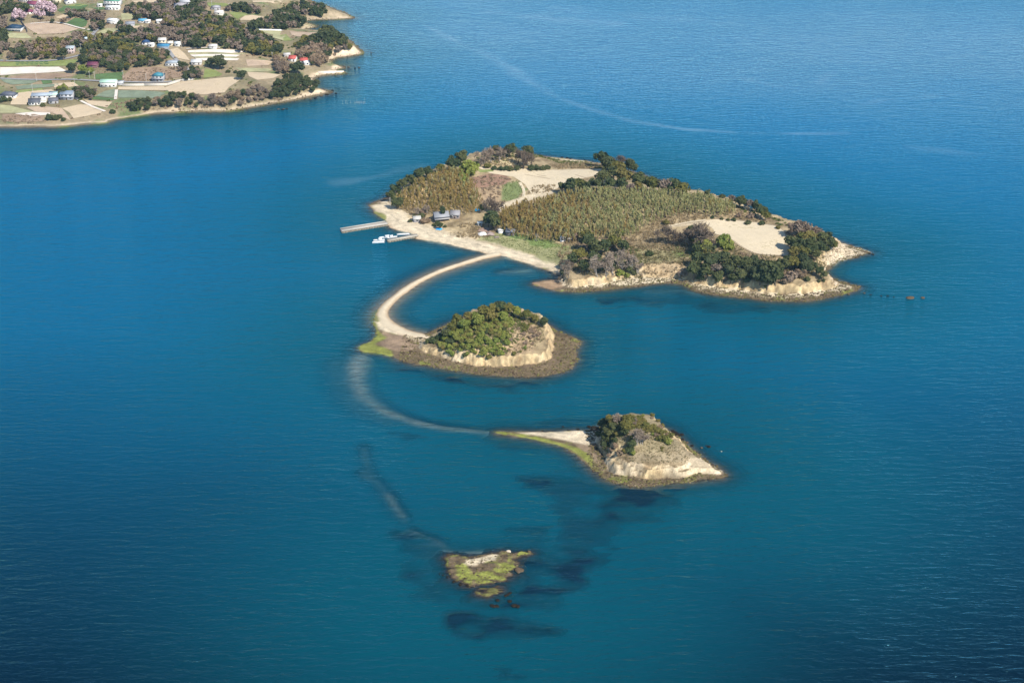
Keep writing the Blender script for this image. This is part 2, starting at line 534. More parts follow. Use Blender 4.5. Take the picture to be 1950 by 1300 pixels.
mc = mc * (1 - .45 * wr * smooth(.25, .12, MI.s) * smooth(-.1, .3, fbm(MI.X, MI.Y, 4, 19, 3)))[..., None]
terrain_obj('main_island_ground', MI, mc, MAT_GROUND)

# ------------------------------------------------------------------ wooded islet
I1_COAST = [(709,612),(719,636),(709,650),(680,662),(692,671),(744,676),(761,688),(778,691),(817,698),(862,705),(906,711),(968,717),(1024,718),(1054,713),
    (1081,705),(1101,687),(1096,667),(1108,652),(1093,641),(1064,633),(1045,615),(1000,603),(930,598),(870,608),(835,625),(812,637),(780,640),(745,622),(725,605)]
I1_FOOT = [(797,652,.9),(794,663,1.1),(832,678,1.3),(869,690,1.5),(931,698,1.8),(1005,697,2.2),(1047,689,2.6),(1056,662,2.6),(1056,640,2.2),(1040,618,1.3),
    (1000,608,1.2),(930,603,1.2),(875,612,1.),(840,628,.7),(812,642,.6)]
I1_CTRL = [(808,650,3.5),(847,668,6),(906,676,7),(955,678,7),(990,667,8),(1030,648,9),(1028,622,13),(1000,605,15),(955,595,17.5),(905,607,14.5),(865,622,11),
    (835,640,6),(900,645,13),(950,635,16),(990,640,13),(880,660,9),(1040,640,8)]
I1 = build_island(I1_COAST, I1_FOOT, I1_CTRL, bbox(I1_COAST), 0.6, 31, jit=1.7, flat_h=1.2, k=2.2, relief=1.0, fjit=2.0)
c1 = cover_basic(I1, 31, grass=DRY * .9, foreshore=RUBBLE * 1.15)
c1 = paint(I1, c1, [(712,612),(728,605),(745,622),(780,637),(815,640),(800,655),(770,640),(735,632),(722,628)], SAND, 3, .9, 1)
c1 = paint(I1, c1, [(728,630),(770,640),(798,655),(792,664),(770,670),(735,664),(722,655)], [0.27, 0.19, 0.125], 3, .85, 2)
c1 = paint(I1, c1, [(707,612),(716,614),(724,634),(735,642),(715,655),(745,668),(746,677),(692,673),(678,662),(708,648),(718,636)], ALGA * 1.25, 3, .95, 2)
c1 = paint(I1, c1, [(965,640),(1015,615),(1030,640),(1015,668),(960,680)], [0.33, 0.23, 0.145], 4, .5, 4)
c1 = c1 * (1 + .35 * fbm(I1.X, I1.Y, 11, 38, 4))[..., None]
terrain_obj('wooded_islet_ground', I1, c1, MAT_GROUND)

# ------------------------------------------------------------------ half-bare islet
I2_COAST = [(945,822),(969,821),(1018,822),(1092,820),(1135,818),(1150,808),(1190,803),(1240,806),(1268,816),(1289,831),(1314,851),(1334,869),(1353,883),(1380,897),(1382,908),
    (1351,912),(1314,917),(1265,921),(1238,928),(1186,923),(1154,914),(1134,900),(1112,878),(1087,856),(1038,841),(994,832),(950,827)]
I2_FOOT = [(1132,833,1.2),(1146,870,1.3),(1156,892,1.3),(1181,905,1.3),(1215,910,1.2),(1260,911,1.2),(1304,908,1.2),(1326,900,1.0),(1374,902,.7),(1372,897,.7),(1345,882,.9),
    (1326,868,1.),(1304,849,1.),(1280,830,1.1),(1262,818,1.2),(1235,810,1.2),(1190,807,1.2),(1150,812,1.2)]
I2_CTRL = [(1150,830,9),(1165,812,14),(1185,804,15.5),(1215,806,15.5),(1240,816,14.5),(1265,828,13.5),(1290,845,10),(1315,862,6.5),(1345,882,4),(1365,893,3),
    (1300,885,5.5),(1250,885,6),(1200,885,6),(1170,870,6.5),(1200,845,12),(1240,850,11.5),(1280,865,8.5),(1175,840,12),(1330,890,3.8)]
I2 = build_island(I2_COAST, I2_FOOT, I2_CTRL, bbox(I2_COAST), 0.55, 51, jit=1.2, flat_h=1.0, flat_w=5, k=2.0, relief=.9, fjit=1.6)
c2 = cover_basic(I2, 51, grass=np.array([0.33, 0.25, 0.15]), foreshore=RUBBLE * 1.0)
c2 = paint(I2, c2, [(985,823),(1060,822),(1133,821),(1136,838),(1120,848),(1090,842),(1040,832)], SAND * 1.03, 3, .95, 1)
c2 = paint(I2, c2, [(1090,843),(1122,848),(1140,872),(1150,896),(1125,875)], [0.34, 0.25, 0.16], 2, .8, 2)
c2 = paint(I2, c2, [(938,822),(975,825),(1040,835),(1090,848),(1122,862),(1135,885),(1128,892),(1105,868),(1075,852),(1030,840),(985,831)], ALGA * 1.35, 2.5, .95, 1.5)
c2 = paint(I2, c2, [(1200,862),(1300,862),(1308,882),(1250,882),(1205,876)], [0.33, 0.27, 0.175], 4, .6, 3)
c2 = paint(I2, c2, [(1155,888),(1185,898),(1190,906),(1165,903)], PALE, 2, .5, 2)
c2 = paint(I2, c2, [(1310,868),(1350,880),(1376,897),(1370,903),(1330,893),(1305,885)], PALE * .95, 2, .4, 2)
c2 = paint(I2, c2, [(1225,800),(1262,816),(1300,846),(1334,868),(1325,874),(1300,868),(1262,850),(1225,830)], [.27, .215, .135], 3, .85, 3)
c2 = lerp(c2, np.array([.245, .20, .115]) * np.ones_like(c2), .85 * smooth(8.5, 11, I2.Z + 1.2 * fbm(I2.X, I2.Y, 6, 59, 3)))
c2 = c2 * (1 + .3 * fbm(I2.X, I2.Y, 9, 58, 3))[..., None]
terrain_obj('half_bare_islet_ground', I2, c2, MAT_GROUND)

# ------------------------------------------------------------------ low reefs
def build_reef(coast, res, seed, top=1.0):
    h = HF(*bbox(coast, 14), res)
    d = sdist(h.X, h.Y, rounded(PP(coast))) + 2.8 * fbm(h.X, h.Y * 1.5, 6, seed, 4)
    Z = np.where(d > 0, top * (1 - np.exp(-d / 3.0)), 0.28 * d)
    Z = Z + np.where(d > 0, 1, .3) * 1.05 * fbm(h.X + h.Y * .4, h.Y * 2.2, 4.5, seed + 3, 4) * smooth(-2, 2.5, d)
    h.Z = np.maximum(Z, -4)
    h.d = d
    return h
RF = build_reef([(845,1064),(853,1056),(888,1059),(916,1057),(941,1054),(962,1049),(974,1052),(1008,1050),(1014,1053),(994,1058),(978,1063),(996,1072),(975,1086),
    (983,1094),(958,1104),(923,1111),(888,1114),(859,1103),(855,1088),(850,1074)], 0.5, 71)
n = fbm(RF.X, RF.Y, 6, 72, 4)
rc = lerp(np.broadcast_to(ALGA * 1.2, RF.Z.shape + (3,)), np.broadcast_to(RUBBLE * .9, RF.Z.shape + (3,)), smooth(-0.2, 0.15, n))
rc = paint(RF, rc, [(888,1062),(925,1058),(945,1056),(940,1066),(905,1076),(885,1072)], SAND * .95, 2, .9, 2)
rc = rc * (1 + .5 * fbm(RF.X, RF.Y, 2, 77, 3))[..., None]
rc = lerp(rc, np.broadcast_to(DARKR, rc.shape), smooth(0.55, 0.15, RF.Z))
terrain_obj('reef', RF, rc, MAT_GROUND, -2)
RF2 = build_reef([(908,1121),(930,1117),(955,1117),(952,1130),(930,1135),(903,1134)], 0.4, 81, 0.7)
rc2 = lerp(np.broadcast_to(ALGA * .5 + RUBBLE * .3, RF2.Z.shape + (3,)), np.broadcast_to(DARKR, RF2.Z.shape + (3,)), smooth(0.4, 0.05, RF2.Z))
terrain_obj('reef', RF2, rc2, MAT_GROUND, -2)

# ------------------------------------------------------------------ sandbar that curves from the beach to the wooded islet
SB_LINE = [(946,483,4.4),(920,489,3.5),(894,497,3.2),(850,511,3.0),(818,524,3.0),(783,542,3.2),(754,564,3.4),(733,583,3.8),(725,600,4.6),(733,616,6),(757,629,6),(783,637,5.5),(812,643,5)]
SB = HF(*bbox(SB_LINE), 0.8)
sbp = np.array([P(p[0], p[1], .4) for p in SB_LINE])
def open_round(p, v, it=2):
    for _ in range(it):
        q, w = [p[0]], [v[0]]
        for i in range(len(p) - 1):
            q += [p[i] * .75 + p[i + 1] * .25, p[i] * .25 + p[i + 1] * .75]
            w += [v[i] * .75 + v[i + 1] * .25, v[i] * .25 + v[i + 1] * .75]
        q.append(p[-1]); w.append(v[-1])
        p, v = np.array(q), np.array(w)
    return p, v
sbp, sbw = open_round(sbp, np.array([[p[2]] for p in SB_LINE]))
q, (w,) = seg_dist(SB.X, SB.Y, sbp, sbw, False)
q = np.maximum(q + 0.7 * fbm(SB.X, SB.Y, 10, 91, 3), 0)
SB.Z = np.where(q < w, 1.0 * (1 - (q / w) ** 1.6), -0.10 * (q - w) - 0.006 * (q - w) ** 2)
SB.Z = np.maximum(SB.Z, -8)
cs = lerp(np.broadcast_to(SAND2 * .85, SB.Z.shape + (3,)), np.broadcast_to(SAND * .92, SB.Z.shape + (3,)), smooth(0.35, 0.85, SB.Z + .15 * fbm(SB.X, SB.Y, 5, 93, 3)))
cs = lerp(cs, np.broadcast_to(WET, cs.shape), smooth(0.2, 0.02, SB.Z))
cs = paint(SB, cs, [(705,600),(718,590),(722,612),(728,630),(712,628)], ALGA, 3, .8, 2)
terrain_obj('sandbar', SB, cs, ground_mat('sandbar_sand', (0.3, 2.0, 9.0), 0.10, 0.4, 0.1), -2.5)

# ------------------------------------------------------------------ mainland
ML_COAST = [(0,243),(60,243),(120,243),(165,237),(205,236),(214,229),(290,218),(370,213),(415,214),(445,212),(480,206),(510,200),(560,192),(600,184),(634,177),
    (624,171),(600,168),(597,158),(603,147),(625,144),(655,142),(658,137),(640,134),(660,131),(655,126),(632,122),(636,113),(662,109),(690,105),(695,99),(680,90),(668,76),(640,64),
    (610,59),(590,60),(575,58),(606,53),(600,47),(578,42),(600,39),(640,38),(682,36),(668,29),(645,20),(618,10),(590,0),(555,-12),(520,-30)]
mlc = [P(*p) for p in ML_COAST] + [np.array(v) for v in ((-330, 2250), (-420, 2700), (-1300, 2700), (-1300, 1290), (-640, 1290))]
mlc = rounded(np.array(mlc))
ML = HF(-840, -120, 1270, 2650, 2.4)
ML_CTRL = [(0,235,2),(60,228,3),(150,225,3),(0,205,4),(100,200,4.5),(180,205,4),(250,205,7),(330,190,8),(400,190,9),(480,180,9),(560,175,8),(600,172,5),
    (0,160,7),(100,160,7),(200,165,7),(300,160,8),(400,160,10),(470,150,10),(540,145,8),(600,135,5),(640,128,4),(0,120,10),(100,115,11),(220,120,13),(330,120,12),(420,125,11),
    (520,118,9),(580,110,8),(640,95,9),(670,92,7),(0,60,18),(100,55,17),(220,85,18),(300,75,17),(400,75,22),(480,75,19),(560,70,11),(620,62,14),(655,80,12),(0,10,24),(100,10,22),(200,30,20),
    (300,35,20),(350,20,26),(430,20,22),(500,20,18),(560,22,16),(600,15,14),(620,30,8),(570,45,9),(500,-20,20),(300,-20,28),(100,-20,30),(0,-60,40),(300,-80,40),(590,50,6),(-120,120,14),(-120,20,30),(-120,220,5)]
X, Y = ML.X, ML.Y
dc = sdist(X, Y, mlc) + 1.6 * fbm(X, Y, 14, 101, 4)
slope_ = 0.16 + 0.75 * smooth(-225, -160, X) + 0.25 * smooth(-400, -330, X)
flat = np.where(dc > 0, 1.1 * (1 - np.exp(-dc / 8)), -(.1 * -np.minimum(dc, 0) + .003 * dc ** 2))
hill = smin(slope_ * np.maximum(dc - 5, 0) * (1 + .3 * fbm(X, Y, 12, 103, 3)), np.maximum(rbf(ML_CTRL, X, Y, 25) - 1.1, .2), 2.0)
ML.Z = np.maximum(flat, -9) + np.maximum(hill, 0) * smooth(5, 7, dc)
ML.dc = dc
g = ML.slope()
n1, n2 = fbm(X, Y, 60, 107, 4), fbm(X, Y, 18, 109, 4)
mlcol = lerp(lerp(np.array([0.30, 0.235, 0.145]), np.array([0.20, 0.17, 0.095]), smooth(-.3, .4, n1)), np.array([0.15, 0.175, 0.075]), smooth(.1, .5, n2))
mlcol = lerp(mlcol, np.array([0.62, 0.475, 0.33]) * np.ones_like(mlcol), smooth(.40, .75, g) * smooth(34, 10, dc))
mlcol = lerp(mlcol, np.array([.56, .44, .31]) * np.ones_like(mlcol), smooth(8, 4, dc + 2 * n2))
mlcol = lerp(mlcol, lerp(np.array([.15, .12, .075]) * np.ones_like(mlcol), np.array([.14, .15, .05]), smooth(0, .4, n2)), smooth(.55, .3, ML.Z + .15 * n2))
terrain_obj('mainland_ground', ML, mlcol, MAT_MAIN)
def ml_hit(px, py, dz=0.0):
    return ML.hit(px, py, dz)

# ------------------------------------------------------------------ seabed and sea
def lines(segs):
    out = [segs[0][0]]
    for a, b, st in segs:
        m = max(1, int(round((b - a) / st)))
        out += list(a + (b - a) * (np.arange(m) + 1) / m)
    return np.array(out)
XL = lines([(-45000, -5000, 8000), (-5000, -1500, 700), (-1500, -700, 100), (-700, -330, 6), (-330, 340, 2.5), (340, 700, 6), (700, 1500, 60), (1500, 5000, 500), (5000, 45000, 8000)])
YL = lines([(-20000, -2000, 6000), (-2000, 300, 300), (300, 480, 12), (480, 1300, 2.5), (1300, 2000, 6), (2000, 2700, 20), (2700, 6000, 300), (6000, 50000, 8000)])
GX, GY = np.meshgrid(XL, YL)
WEEDS_REFL = [([(697,702),(740,704),(800,714),(850,724),(960,746),(1010,740),(1040,722),(968,723),(860,712),(780,700),(720,697)], .75),
    ([(1180,922),(1240,930),(1320,918),(1300,940),(1230,960),(1190,990),(1130,1010),(1095,1000),(1150,960),(1190,945)], .95),
    ([(985,910),(1040,905),(1075,940),(1060,955),(1020,935)], .7), ([(1080,945),(1160,940),(1200,960),(1150,1020),(1100,1020),(1060,985)], .45),
    ([(995,1062),(1060,1046),(1140,1052),(1110,1110),(1040,1150),(960,1168),(930,1150),(985,1120)], .75),
    ([(765,1000),(790,1010),(792,1060),(802,1090),(850,1132),(820,1130),(770,1100),(757,1050)], .55),
    ([(838,1156),(880,1165),(960,1180),(985,1195),(930,1215),(870,1210),(845,1190)], 1.0), ([(960,1180),(1060,1180),(1062,1205),(960,1225),(930,1212)], .55),
    ([(935,1265),(980,1270),(1015,1290),(990,1302),(940,1300)], .9), ([(735,818),(830,832),(900,838),(830,842),(740,828)], .4),
    ([(940,834),(1020,848),(1052,864),(1020,868),(950,850)], .55), ([(1120,562),(1300,560),(1500,582),(1550,590),(1400,600),(1280,580),(1150,578)], .6),  # second patch: weed plus the cliff trees' dark reflection painted on the bed
    ([(960,1030),(1060,1020),(1100,1035),(1000,1045)], .4), ([(1020,800),(1130,795),(1140,815),(1040,818)], .5), ([(1285,835),(1330,840),(1370,880),(1345,875)], .6),
    ([(900,1085),(960,1110),(960,1150),(900,1140),(850,1115)], .6), ([(1010,900),(1090,890),(1180,935),(1330,925),(1290,960),(1190,1010),(1150,1070),(1080,1130),(1000,1160),(960,1130),(1030,1060),(1060,1000)], .42), ([(755,960),(800,1010),(850,1050),(830,1100),(880,1150),(830,1145),(765,1100),(745,1030)], .35), ([(930,1010),(1050,1000),(1060,1040),(960,1040)], .35),
    ([(260,222),(400,217),(460,212),(600,190),(630,182),(560,205),(400,225),(300,230)], .6)]
XI, YI = np.searchsorted(XL, [-330, 340]), np.searchsorted(YL, [480, 1300])
icoast = [rounded(PP(c)) for c in (MI_COAST, I1_COAST, I2_COAST)]
dist = np.minimum.reduce([np.maximum(-sdist(GX, GY, c), 0) for c in icoast] + [np.hypot(GX + 12, GY - 560) - 15])
dist = np.minimum(dist, np.maximum(-sdist(GX, GY, mlc), 0) + 10)
dist = np.maximum(dist, 0)
bed = -(3.2 + 0.055 * dist + 1.0 * fbm(GX, GY, 60, 121, 3))
bed = np.maximum(bed, -20)
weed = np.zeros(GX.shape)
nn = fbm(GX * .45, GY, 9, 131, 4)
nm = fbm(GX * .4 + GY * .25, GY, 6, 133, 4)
for poly, amt in WEEDS_REFL:
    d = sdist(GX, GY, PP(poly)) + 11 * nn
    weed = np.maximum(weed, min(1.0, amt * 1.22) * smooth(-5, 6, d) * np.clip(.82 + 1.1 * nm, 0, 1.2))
pale = np.zeros(GX.shape)
BARS = [([(690,676,9),(676,705,9),(682,738,8),(704,766,7),(740,787,5.5),(790,803,4.5),(850,814,4),(905,820,3.5),(955,824,4)], -0.75),
        ([(640,690,10),(652,740,9),(690,785,7),(740,803,5)], -2.0),
        ([(692,850,3),(700,895,3),(735,937,4),(758,975,4),(772,992,3)], -1.9), ([(738,940,3.5),(752,962,3.5),(768,982,3)], -1.2), ([(690,898,3),(712,915,3)], -1.6),
        ([(785,1008,3),(828,1024,3),(852,1046,4)], -1.1), ([(852,1050,5),(900,1050,4),(960,1044,3)], -1.0),
        ([(1000,515,9),(955,518,5)], -0.35), ([(760,640,9),(720,640,8),(700,668,8)], -0.7), ([(1240,555,7),(1300,552,7),(1340,562,5)], -0.6), ([(870,700,6),(960,722,6),(1040,720,6)], -.9)]
for bar, crest in BARS:
    bp, bw = open_round(np.array([P(p[0], p[1]) for p in bar]), np.array([[p[2]] for p in bar]))
    q, (w,) = seg_dist(GX, GY, bp, bw, False)
    q = np.maximum(q + 2.2 * fbm(GX, GY, 14, 137, 3), 0)
    hgt = crest - 0.9 * (q / w) ** 2 - .02 * q - .55 * np.clip(fbm(GX, GY, 16, 139, 4), -.3, 1)
    bed = np.maximum(bed, hgt)
    pale = np.maximum(pale, (.0 if (bar[0][1] == 515 or bar[0][1] == 555) else 1.0) * smooth(4.0, .8, q / w))
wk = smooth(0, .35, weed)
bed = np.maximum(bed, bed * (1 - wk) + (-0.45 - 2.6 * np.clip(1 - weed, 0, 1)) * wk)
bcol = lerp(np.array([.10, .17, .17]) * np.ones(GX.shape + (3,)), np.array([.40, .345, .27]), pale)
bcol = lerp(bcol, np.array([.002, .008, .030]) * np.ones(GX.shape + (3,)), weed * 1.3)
V = np.stack([GX, GY, bed], -1).reshape(-1, 3)
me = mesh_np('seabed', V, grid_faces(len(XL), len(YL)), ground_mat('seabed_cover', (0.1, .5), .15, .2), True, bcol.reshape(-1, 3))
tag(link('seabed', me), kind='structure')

hmax = bed.copy()
for h in (MI, I1, I2, RF, RF2, SB, ML):
    hmax = np.maximum(hmax, h.at(GX, GY))
depth = np.clip(-hmax, 0, 30)
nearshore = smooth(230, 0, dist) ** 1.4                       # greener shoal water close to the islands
far_brighten = GY + 25 * fbm(GX, GY, 220, 157, 3) - 0.10 * np.abs(GX + 20)   # body colour painted darker near and sideways as lens falloff, brighter far off
refl_boost = np.clip(smooth(1150, 1700, GY + .35 * GX) * (.75 + .5 * fbm(GX * .5, GY, 260, 159, 4)), 0, 1)   # sky reflection strengthened and paled by position towards the far sea
# foam and slick lines left by currents and boats
slick = np.zeros(GX.shape)
for ln, wd, amt in (([(808,48),(860,75),(920,105),(985,135),(1005,155),(1060,185),(1130,210),(1200,230),(1300,246),(1400,252)], 6, .7), ([(1400,252),(1450,254),(1520,255)], 5, .6), ([(1520,255),(1610,254)], 5, .45),
                    ([(900,92),(940,112),(980,135),(1008,158)], 14, .5), ([(940,22),(1000,30),(1090,42),(1180,45)], 22, .6), ([(1050,16),(1200,30),(1450,48)], 30, .3), ([(1410,150),(1520,172),(1560,160),(1585,138)], 9, .4),
                    ([(1640,200),(1700,188),(1840,178)], 8, .5), ([(640,350),(720,335),(800,315)], 12, .3), ([(1740,280),(1860,295),(1950,300)], 12, .3)):
    q = seg_dist(GX, GY, np.array([P(*p) for p in ln]), None, False) + wd * .8 * fbm(GX, GY, 40, 151, 3)
    slick = np.maximum(slick, amt * smooth(wd, 0, q) * np.clip(.65 + .8 * fbm(GX, GY, 25, 153, 3), 0, 1))
V = np.stack([GX, GY, np.zeros(GX.shape)], -1).reshape(-1, 3)

m, N, L, out = nmat('sea_water')
geo = N('ShaderNodeNewGeometry')
dep = N('ShaderNodeAttribute', attribute_name='depth')
off = N('ShaderNodeAttribute', attribute_name='offshore')
slk = N('ShaderNodeAttribute', attribute_name='slick')
# ripples: two crossing wind-wave trains plus fine chop
def waves(scale, stretch, ang, det, dist_):
    mp = N('ShaderNodeMapping')
    mp.inputs['Rotation'].default_value = (0, 0, ang)
    mp.inputs['Scale'].default_value = (scale * stretch, scale, scale)
    L(geo.outputs['Position'], mp.inputs['Vector'])
    n = N('ShaderNodeTexNoise', Scale=1.0, Detail=det, Roughness=0.55, Distortion=dist_)
    L(mp.outputs[0], n.inputs['Vector'])
    return n.outputs['Fac']
w1 = waves(0.26, 0.22, R(-9), 3.0, 0.4)
w2 = waves(0.5, 0.35, R(14), 3.0, 0.3)
w3 = waves(0.07, 0.5, R(-20), 2.0, 0.2)
hsum = mth(N, L, 'ADD', mth(N, L, 'MULTIPLY', w1, 1.0), mth(N, L, 'ADD', mth(N, L, 'MULTIPLY', w2, 0.5), mth(N, L, 'MULTIPLY', w3, 0.6)))
patch = N('ShaderNodeTexNoise', Scale=0.006, Detail=4.0, Roughness=0.6, Distortion=0.8)
L(geo.outputs['Position'], patch.inputs['Vector'])
pr = N('ShaderNodeMapRange')
pr.inputs['From Min'].default_value = .35
pr.inputs['From Max'].default_value = .65
pr.inputs['To Min'].default_value = .62
pr.inputs['To Max'].default_value = 1.0
L(patch.outputs['Fac'], pr.inputs['Value'])
bmp = N('ShaderNodeBump', Distance=1.7)
L(pr.outputs[0], bmp.inputs['Strength'])
L(hsum, bmp.inputs['Height'])
# body colour: far sky reflection and lens falloff painted in, greener inshore
so = N('ShaderNodeAttribute', attribute_name='far_brighten')
refl = N('ShaderNodeAttribute', attribute_name='refl_boost')
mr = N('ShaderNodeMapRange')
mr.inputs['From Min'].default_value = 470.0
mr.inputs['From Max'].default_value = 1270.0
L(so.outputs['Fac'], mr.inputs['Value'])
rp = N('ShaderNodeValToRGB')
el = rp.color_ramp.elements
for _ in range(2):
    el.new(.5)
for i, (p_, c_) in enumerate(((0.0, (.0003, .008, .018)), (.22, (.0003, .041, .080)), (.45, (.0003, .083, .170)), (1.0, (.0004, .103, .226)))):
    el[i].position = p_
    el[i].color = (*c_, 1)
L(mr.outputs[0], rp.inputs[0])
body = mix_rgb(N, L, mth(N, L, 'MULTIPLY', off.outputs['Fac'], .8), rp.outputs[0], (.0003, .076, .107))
body = mix_rgb(N, L, mth(N, L, 'MULTIPLY', slk.outputs['Fac'], 0.34), body, (0.36, 0.52, 0.62))
dif = N('ShaderNodeBsdfDiffuse')
L(body, dif.inputs[0])
L(bmp.outputs[0], dif.inputs['Normal'])
# clear shallow water: light lost channel by channel on its way to the bed and back
def ext(k):
    return mth(N, L, 'POWER', math.exp(-k), dep.outputs['Fac'])
cc = N('ShaderNodeCombineColor')
L(ext(0.45), cc.inputs[0]); L(ext(0.22), cc.inputs[1]); L(ext(0.13), cc.inputs[2])
tr = N('ShaderNodeBsdfTransparent')
L(cc.outputs[0], tr.inputs[0])
fac = mth(N, L, 'SUBTRACT', 1.0, mth(N, L, 'POWER', math.exp(-0.42), dep.outputs['Fac']), True)

m1 = N('ShaderNodeMixShader')
L(fac, m1.inputs[0]); L(tr.outputs[0], m1.inputs[1]); L(dif.outputs[0], m1.inputs[2])
gl = N('ShaderNodeBsdfGlossy', Roughness=0.10)
L(mix_rgb(N, L, refl.outputs['Fac'], (.24, .70, 1.0), (.60, .86, 1.0)), gl.inputs['Color'])
L(bmp.outputs[0], gl.inputs['Normal'])
fr = N('ShaderNodeFresnel', IOR=1.333)
L(bmp.outputs[0], fr.inputs['Normal'])
m2 = N('ShaderNodeMixShader')
gain = mth(N, L, 'ADD', mth(N, L, 'MULTIPLY', refl.outputs['Fac'], 1.25), 0.75)
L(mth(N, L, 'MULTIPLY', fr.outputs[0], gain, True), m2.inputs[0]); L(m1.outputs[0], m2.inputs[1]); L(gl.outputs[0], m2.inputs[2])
L(m2.outputs[0], out.inputs[0])
me = mesh_np('sea', V, grid_faces(len(XL), len(YL)), m, True, None, {'depth': depth.ravel(), 'offshore': nearshore.ravel(), 'far_brighten': far_brighten.ravel(), 'refl_boost': refl_boost.ravel(), 'slick': slick.ravel()})
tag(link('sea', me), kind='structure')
# ------------------------------------------------------------------ plants: prototypes
rng = np.random.default_rng(7)
def quads(C, U, W):
    """one quad per row: centre, half axes"""
    n = len(C)
    V = np.stack([C - U - W, C + U - W, C + U + W, C - U + W], 1).reshape(-1, 3)
    return V, np.arange(n * 4).reshape(n, 4)
def unit(a):
    return a / np.maximum(np.linalg.norm(a, axis=-1, keepdims=True), 1e-6)
def leaf_faces(C, Nrm, size, r, aspect=1.0):
    n = len(C)
    T = unit(np.cross(Nrm, r.normal(size=(n, 3))))
    B = np.cross(unit(Nrm), T)
    s = size * r.uniform(.6, 1.35, (n, 1))
    return quads(C, T * s * aspect, B * s)
def crown_mesh(name, mat, seed, rx, rz, zc, lobes, faces, leaf, low=-0.35, spread=0.72):
    """leaf clumps over several uneven lobes"""
    r = np.random.default_rng(seed)
    d = unit(r.normal(size=(lobes, 3)))
    d[:, 2] = np.clip(d[:, 2], low, 1)
    ctr = d * np.array([rx, rx, rz]) * spread * r.uniform(.55, 1.0, (lobes, 1)) + np.array([0, 0, zc])
    ctr[0] = (0, 0, zc + rz * .25)
    ctr[1:] += r.normal(size=(lobes - 1, 3)) * rx * .10
    rad = rx * r.uniform(.24, .58, lobes)
    k = r.integers(0, lobes, faces)
    n = unit(r.normal(size=(faces, 3)) + np.array([0, 0, .35]))
    C = ctr[k] + n * (rad[k] * r.uniform(.72, 1.08, faces))[:, None] * np.array([1, 1, .85])
    nn = unit(n + r.normal(size=(faces, 3)) * .45)
    V, F = leaf_faces(C, nn, leaf, r)
    return mesh_np(name, V, F, mat)
def tubes(segs, sides=5):
    """segs: (p0, p1, r0, r1)"""
    Vs, Fs, o = [], [], 0
    a = np.arange(sides) / sides * 2 * math.pi
    for p0, p1, r0, r1 in segs:
        p0, p1 = np.asarray(p0, float), np.asarray(p1, float)
        ax = unit(p1 - p0)
        t = unit(np.cross(ax, [0.31, 0.9, 0.2]))
        b = np.cross(ax, t)
        ring = np.cos(a)[:, None] * t + np.sin(a)[:, None] * b
        Vs += [p0 + ring * r0, p1 + ring * r1]
        i = np.arange(sides)
        j = (i + 1) % sides
        Fs.append(np.stack([o + i, o + j, o + sides + j, o + sides + i], 1))
        o += 2 * sides
    return np.concatenate(Vs), np.concatenate(Fs)
def trunk_mesh(name, mat, seed, h, r0, limbs, reach):
    r = np.random.default_rng(seed)
    pts = [np.array([0, 0, -0.8]), np.array([r.normal() * .15, r.normal() * .15, h * .5]), np.array([r.normal() * .3, r.normal() * .3, h])]
    segs = [(pts[0], pts[1], r0 * 1.25, r0 * .85), (pts[1], pts[2], r0 * .85, r0 * .4)]
    for i in range(limbs):
        a = i / limbs * 6.28 + r.uniform(-.4, .4)
        z = h * r.uniform(.45, .8)
        s = np.array([0, 0, z])
        e = s + np.array([math.cos(a) * reach, math.sin(a) * reach, reach * r.uniform(.5, 1.0)])
        segs.append((s, e, r0 * .42, r0 * .14))
    V, F = tubes(segs, 6)
    return mesh_np(name, V, F, mat, True)
def bare_meshes(seed, matw, matt, h=7.0, spread=2.6):
    """trunk with limbs, and a crown of forking twigs"""
    r = np.random.default_rng(seed)
    wood, tw = [], []
    def grow(p, d, l, rad, lev):
        q = p + d * l
        (wood if lev < 2 else tw).append((p, q, rad, rad * .62))
        if lev >= 4:
            return
        for _ in range(3 if lev < 3 else 4):
            nd = unit(d + r.normal(size=3) * (.42 if lev else .5) + np.array([0, 0, .18]))
            grow(p + d * l * r.uniform(.55, 1.0), nd, l * r.uniform(.55, .8), rad * .55, lev + 1)
    for _ in range(2):
        grow(np.array([r.normal() * .2, r.normal() * .2, -.5]), unit(np.array([r.normal() * .22, r.normal() * .22, 1])), h * .36, .17, 0)
    V, F = tubes(wood, 5)
    t = mesh_np('bare_trunk', V, F, matw, True)
    S = np.array([[*a, *b] for a, b, _, _ in tw])
    A, B = S[:, :3], S[:, 3:]
    U = (B - A) * .5
    W = unit(np.cross(U, r.normal(size=U.shape))) * r.uniform(.018, .05, (len(U), 1))
    V, F = quads((A + B) * .5, U, W)
    k = r.integers(0, len(B), 420)
    U2 = unit(r.normal(size=(420, 3)) + np.array([0, 0, .7])) * r.uniform(.3, .75, (420, 1))
    W2 = unit(np.cross(U2, r.normal(size=U2.shape))) * r.uniform(.03, .07, (420, 1))
    V2, F2 = quads(B[k] + U2 * .5, U2, W2)
    c = mesh_np('bare_crown', np.concatenate([V, V2]), np.concatenate([F, F2 + len(V)]), matt)
    return t, c
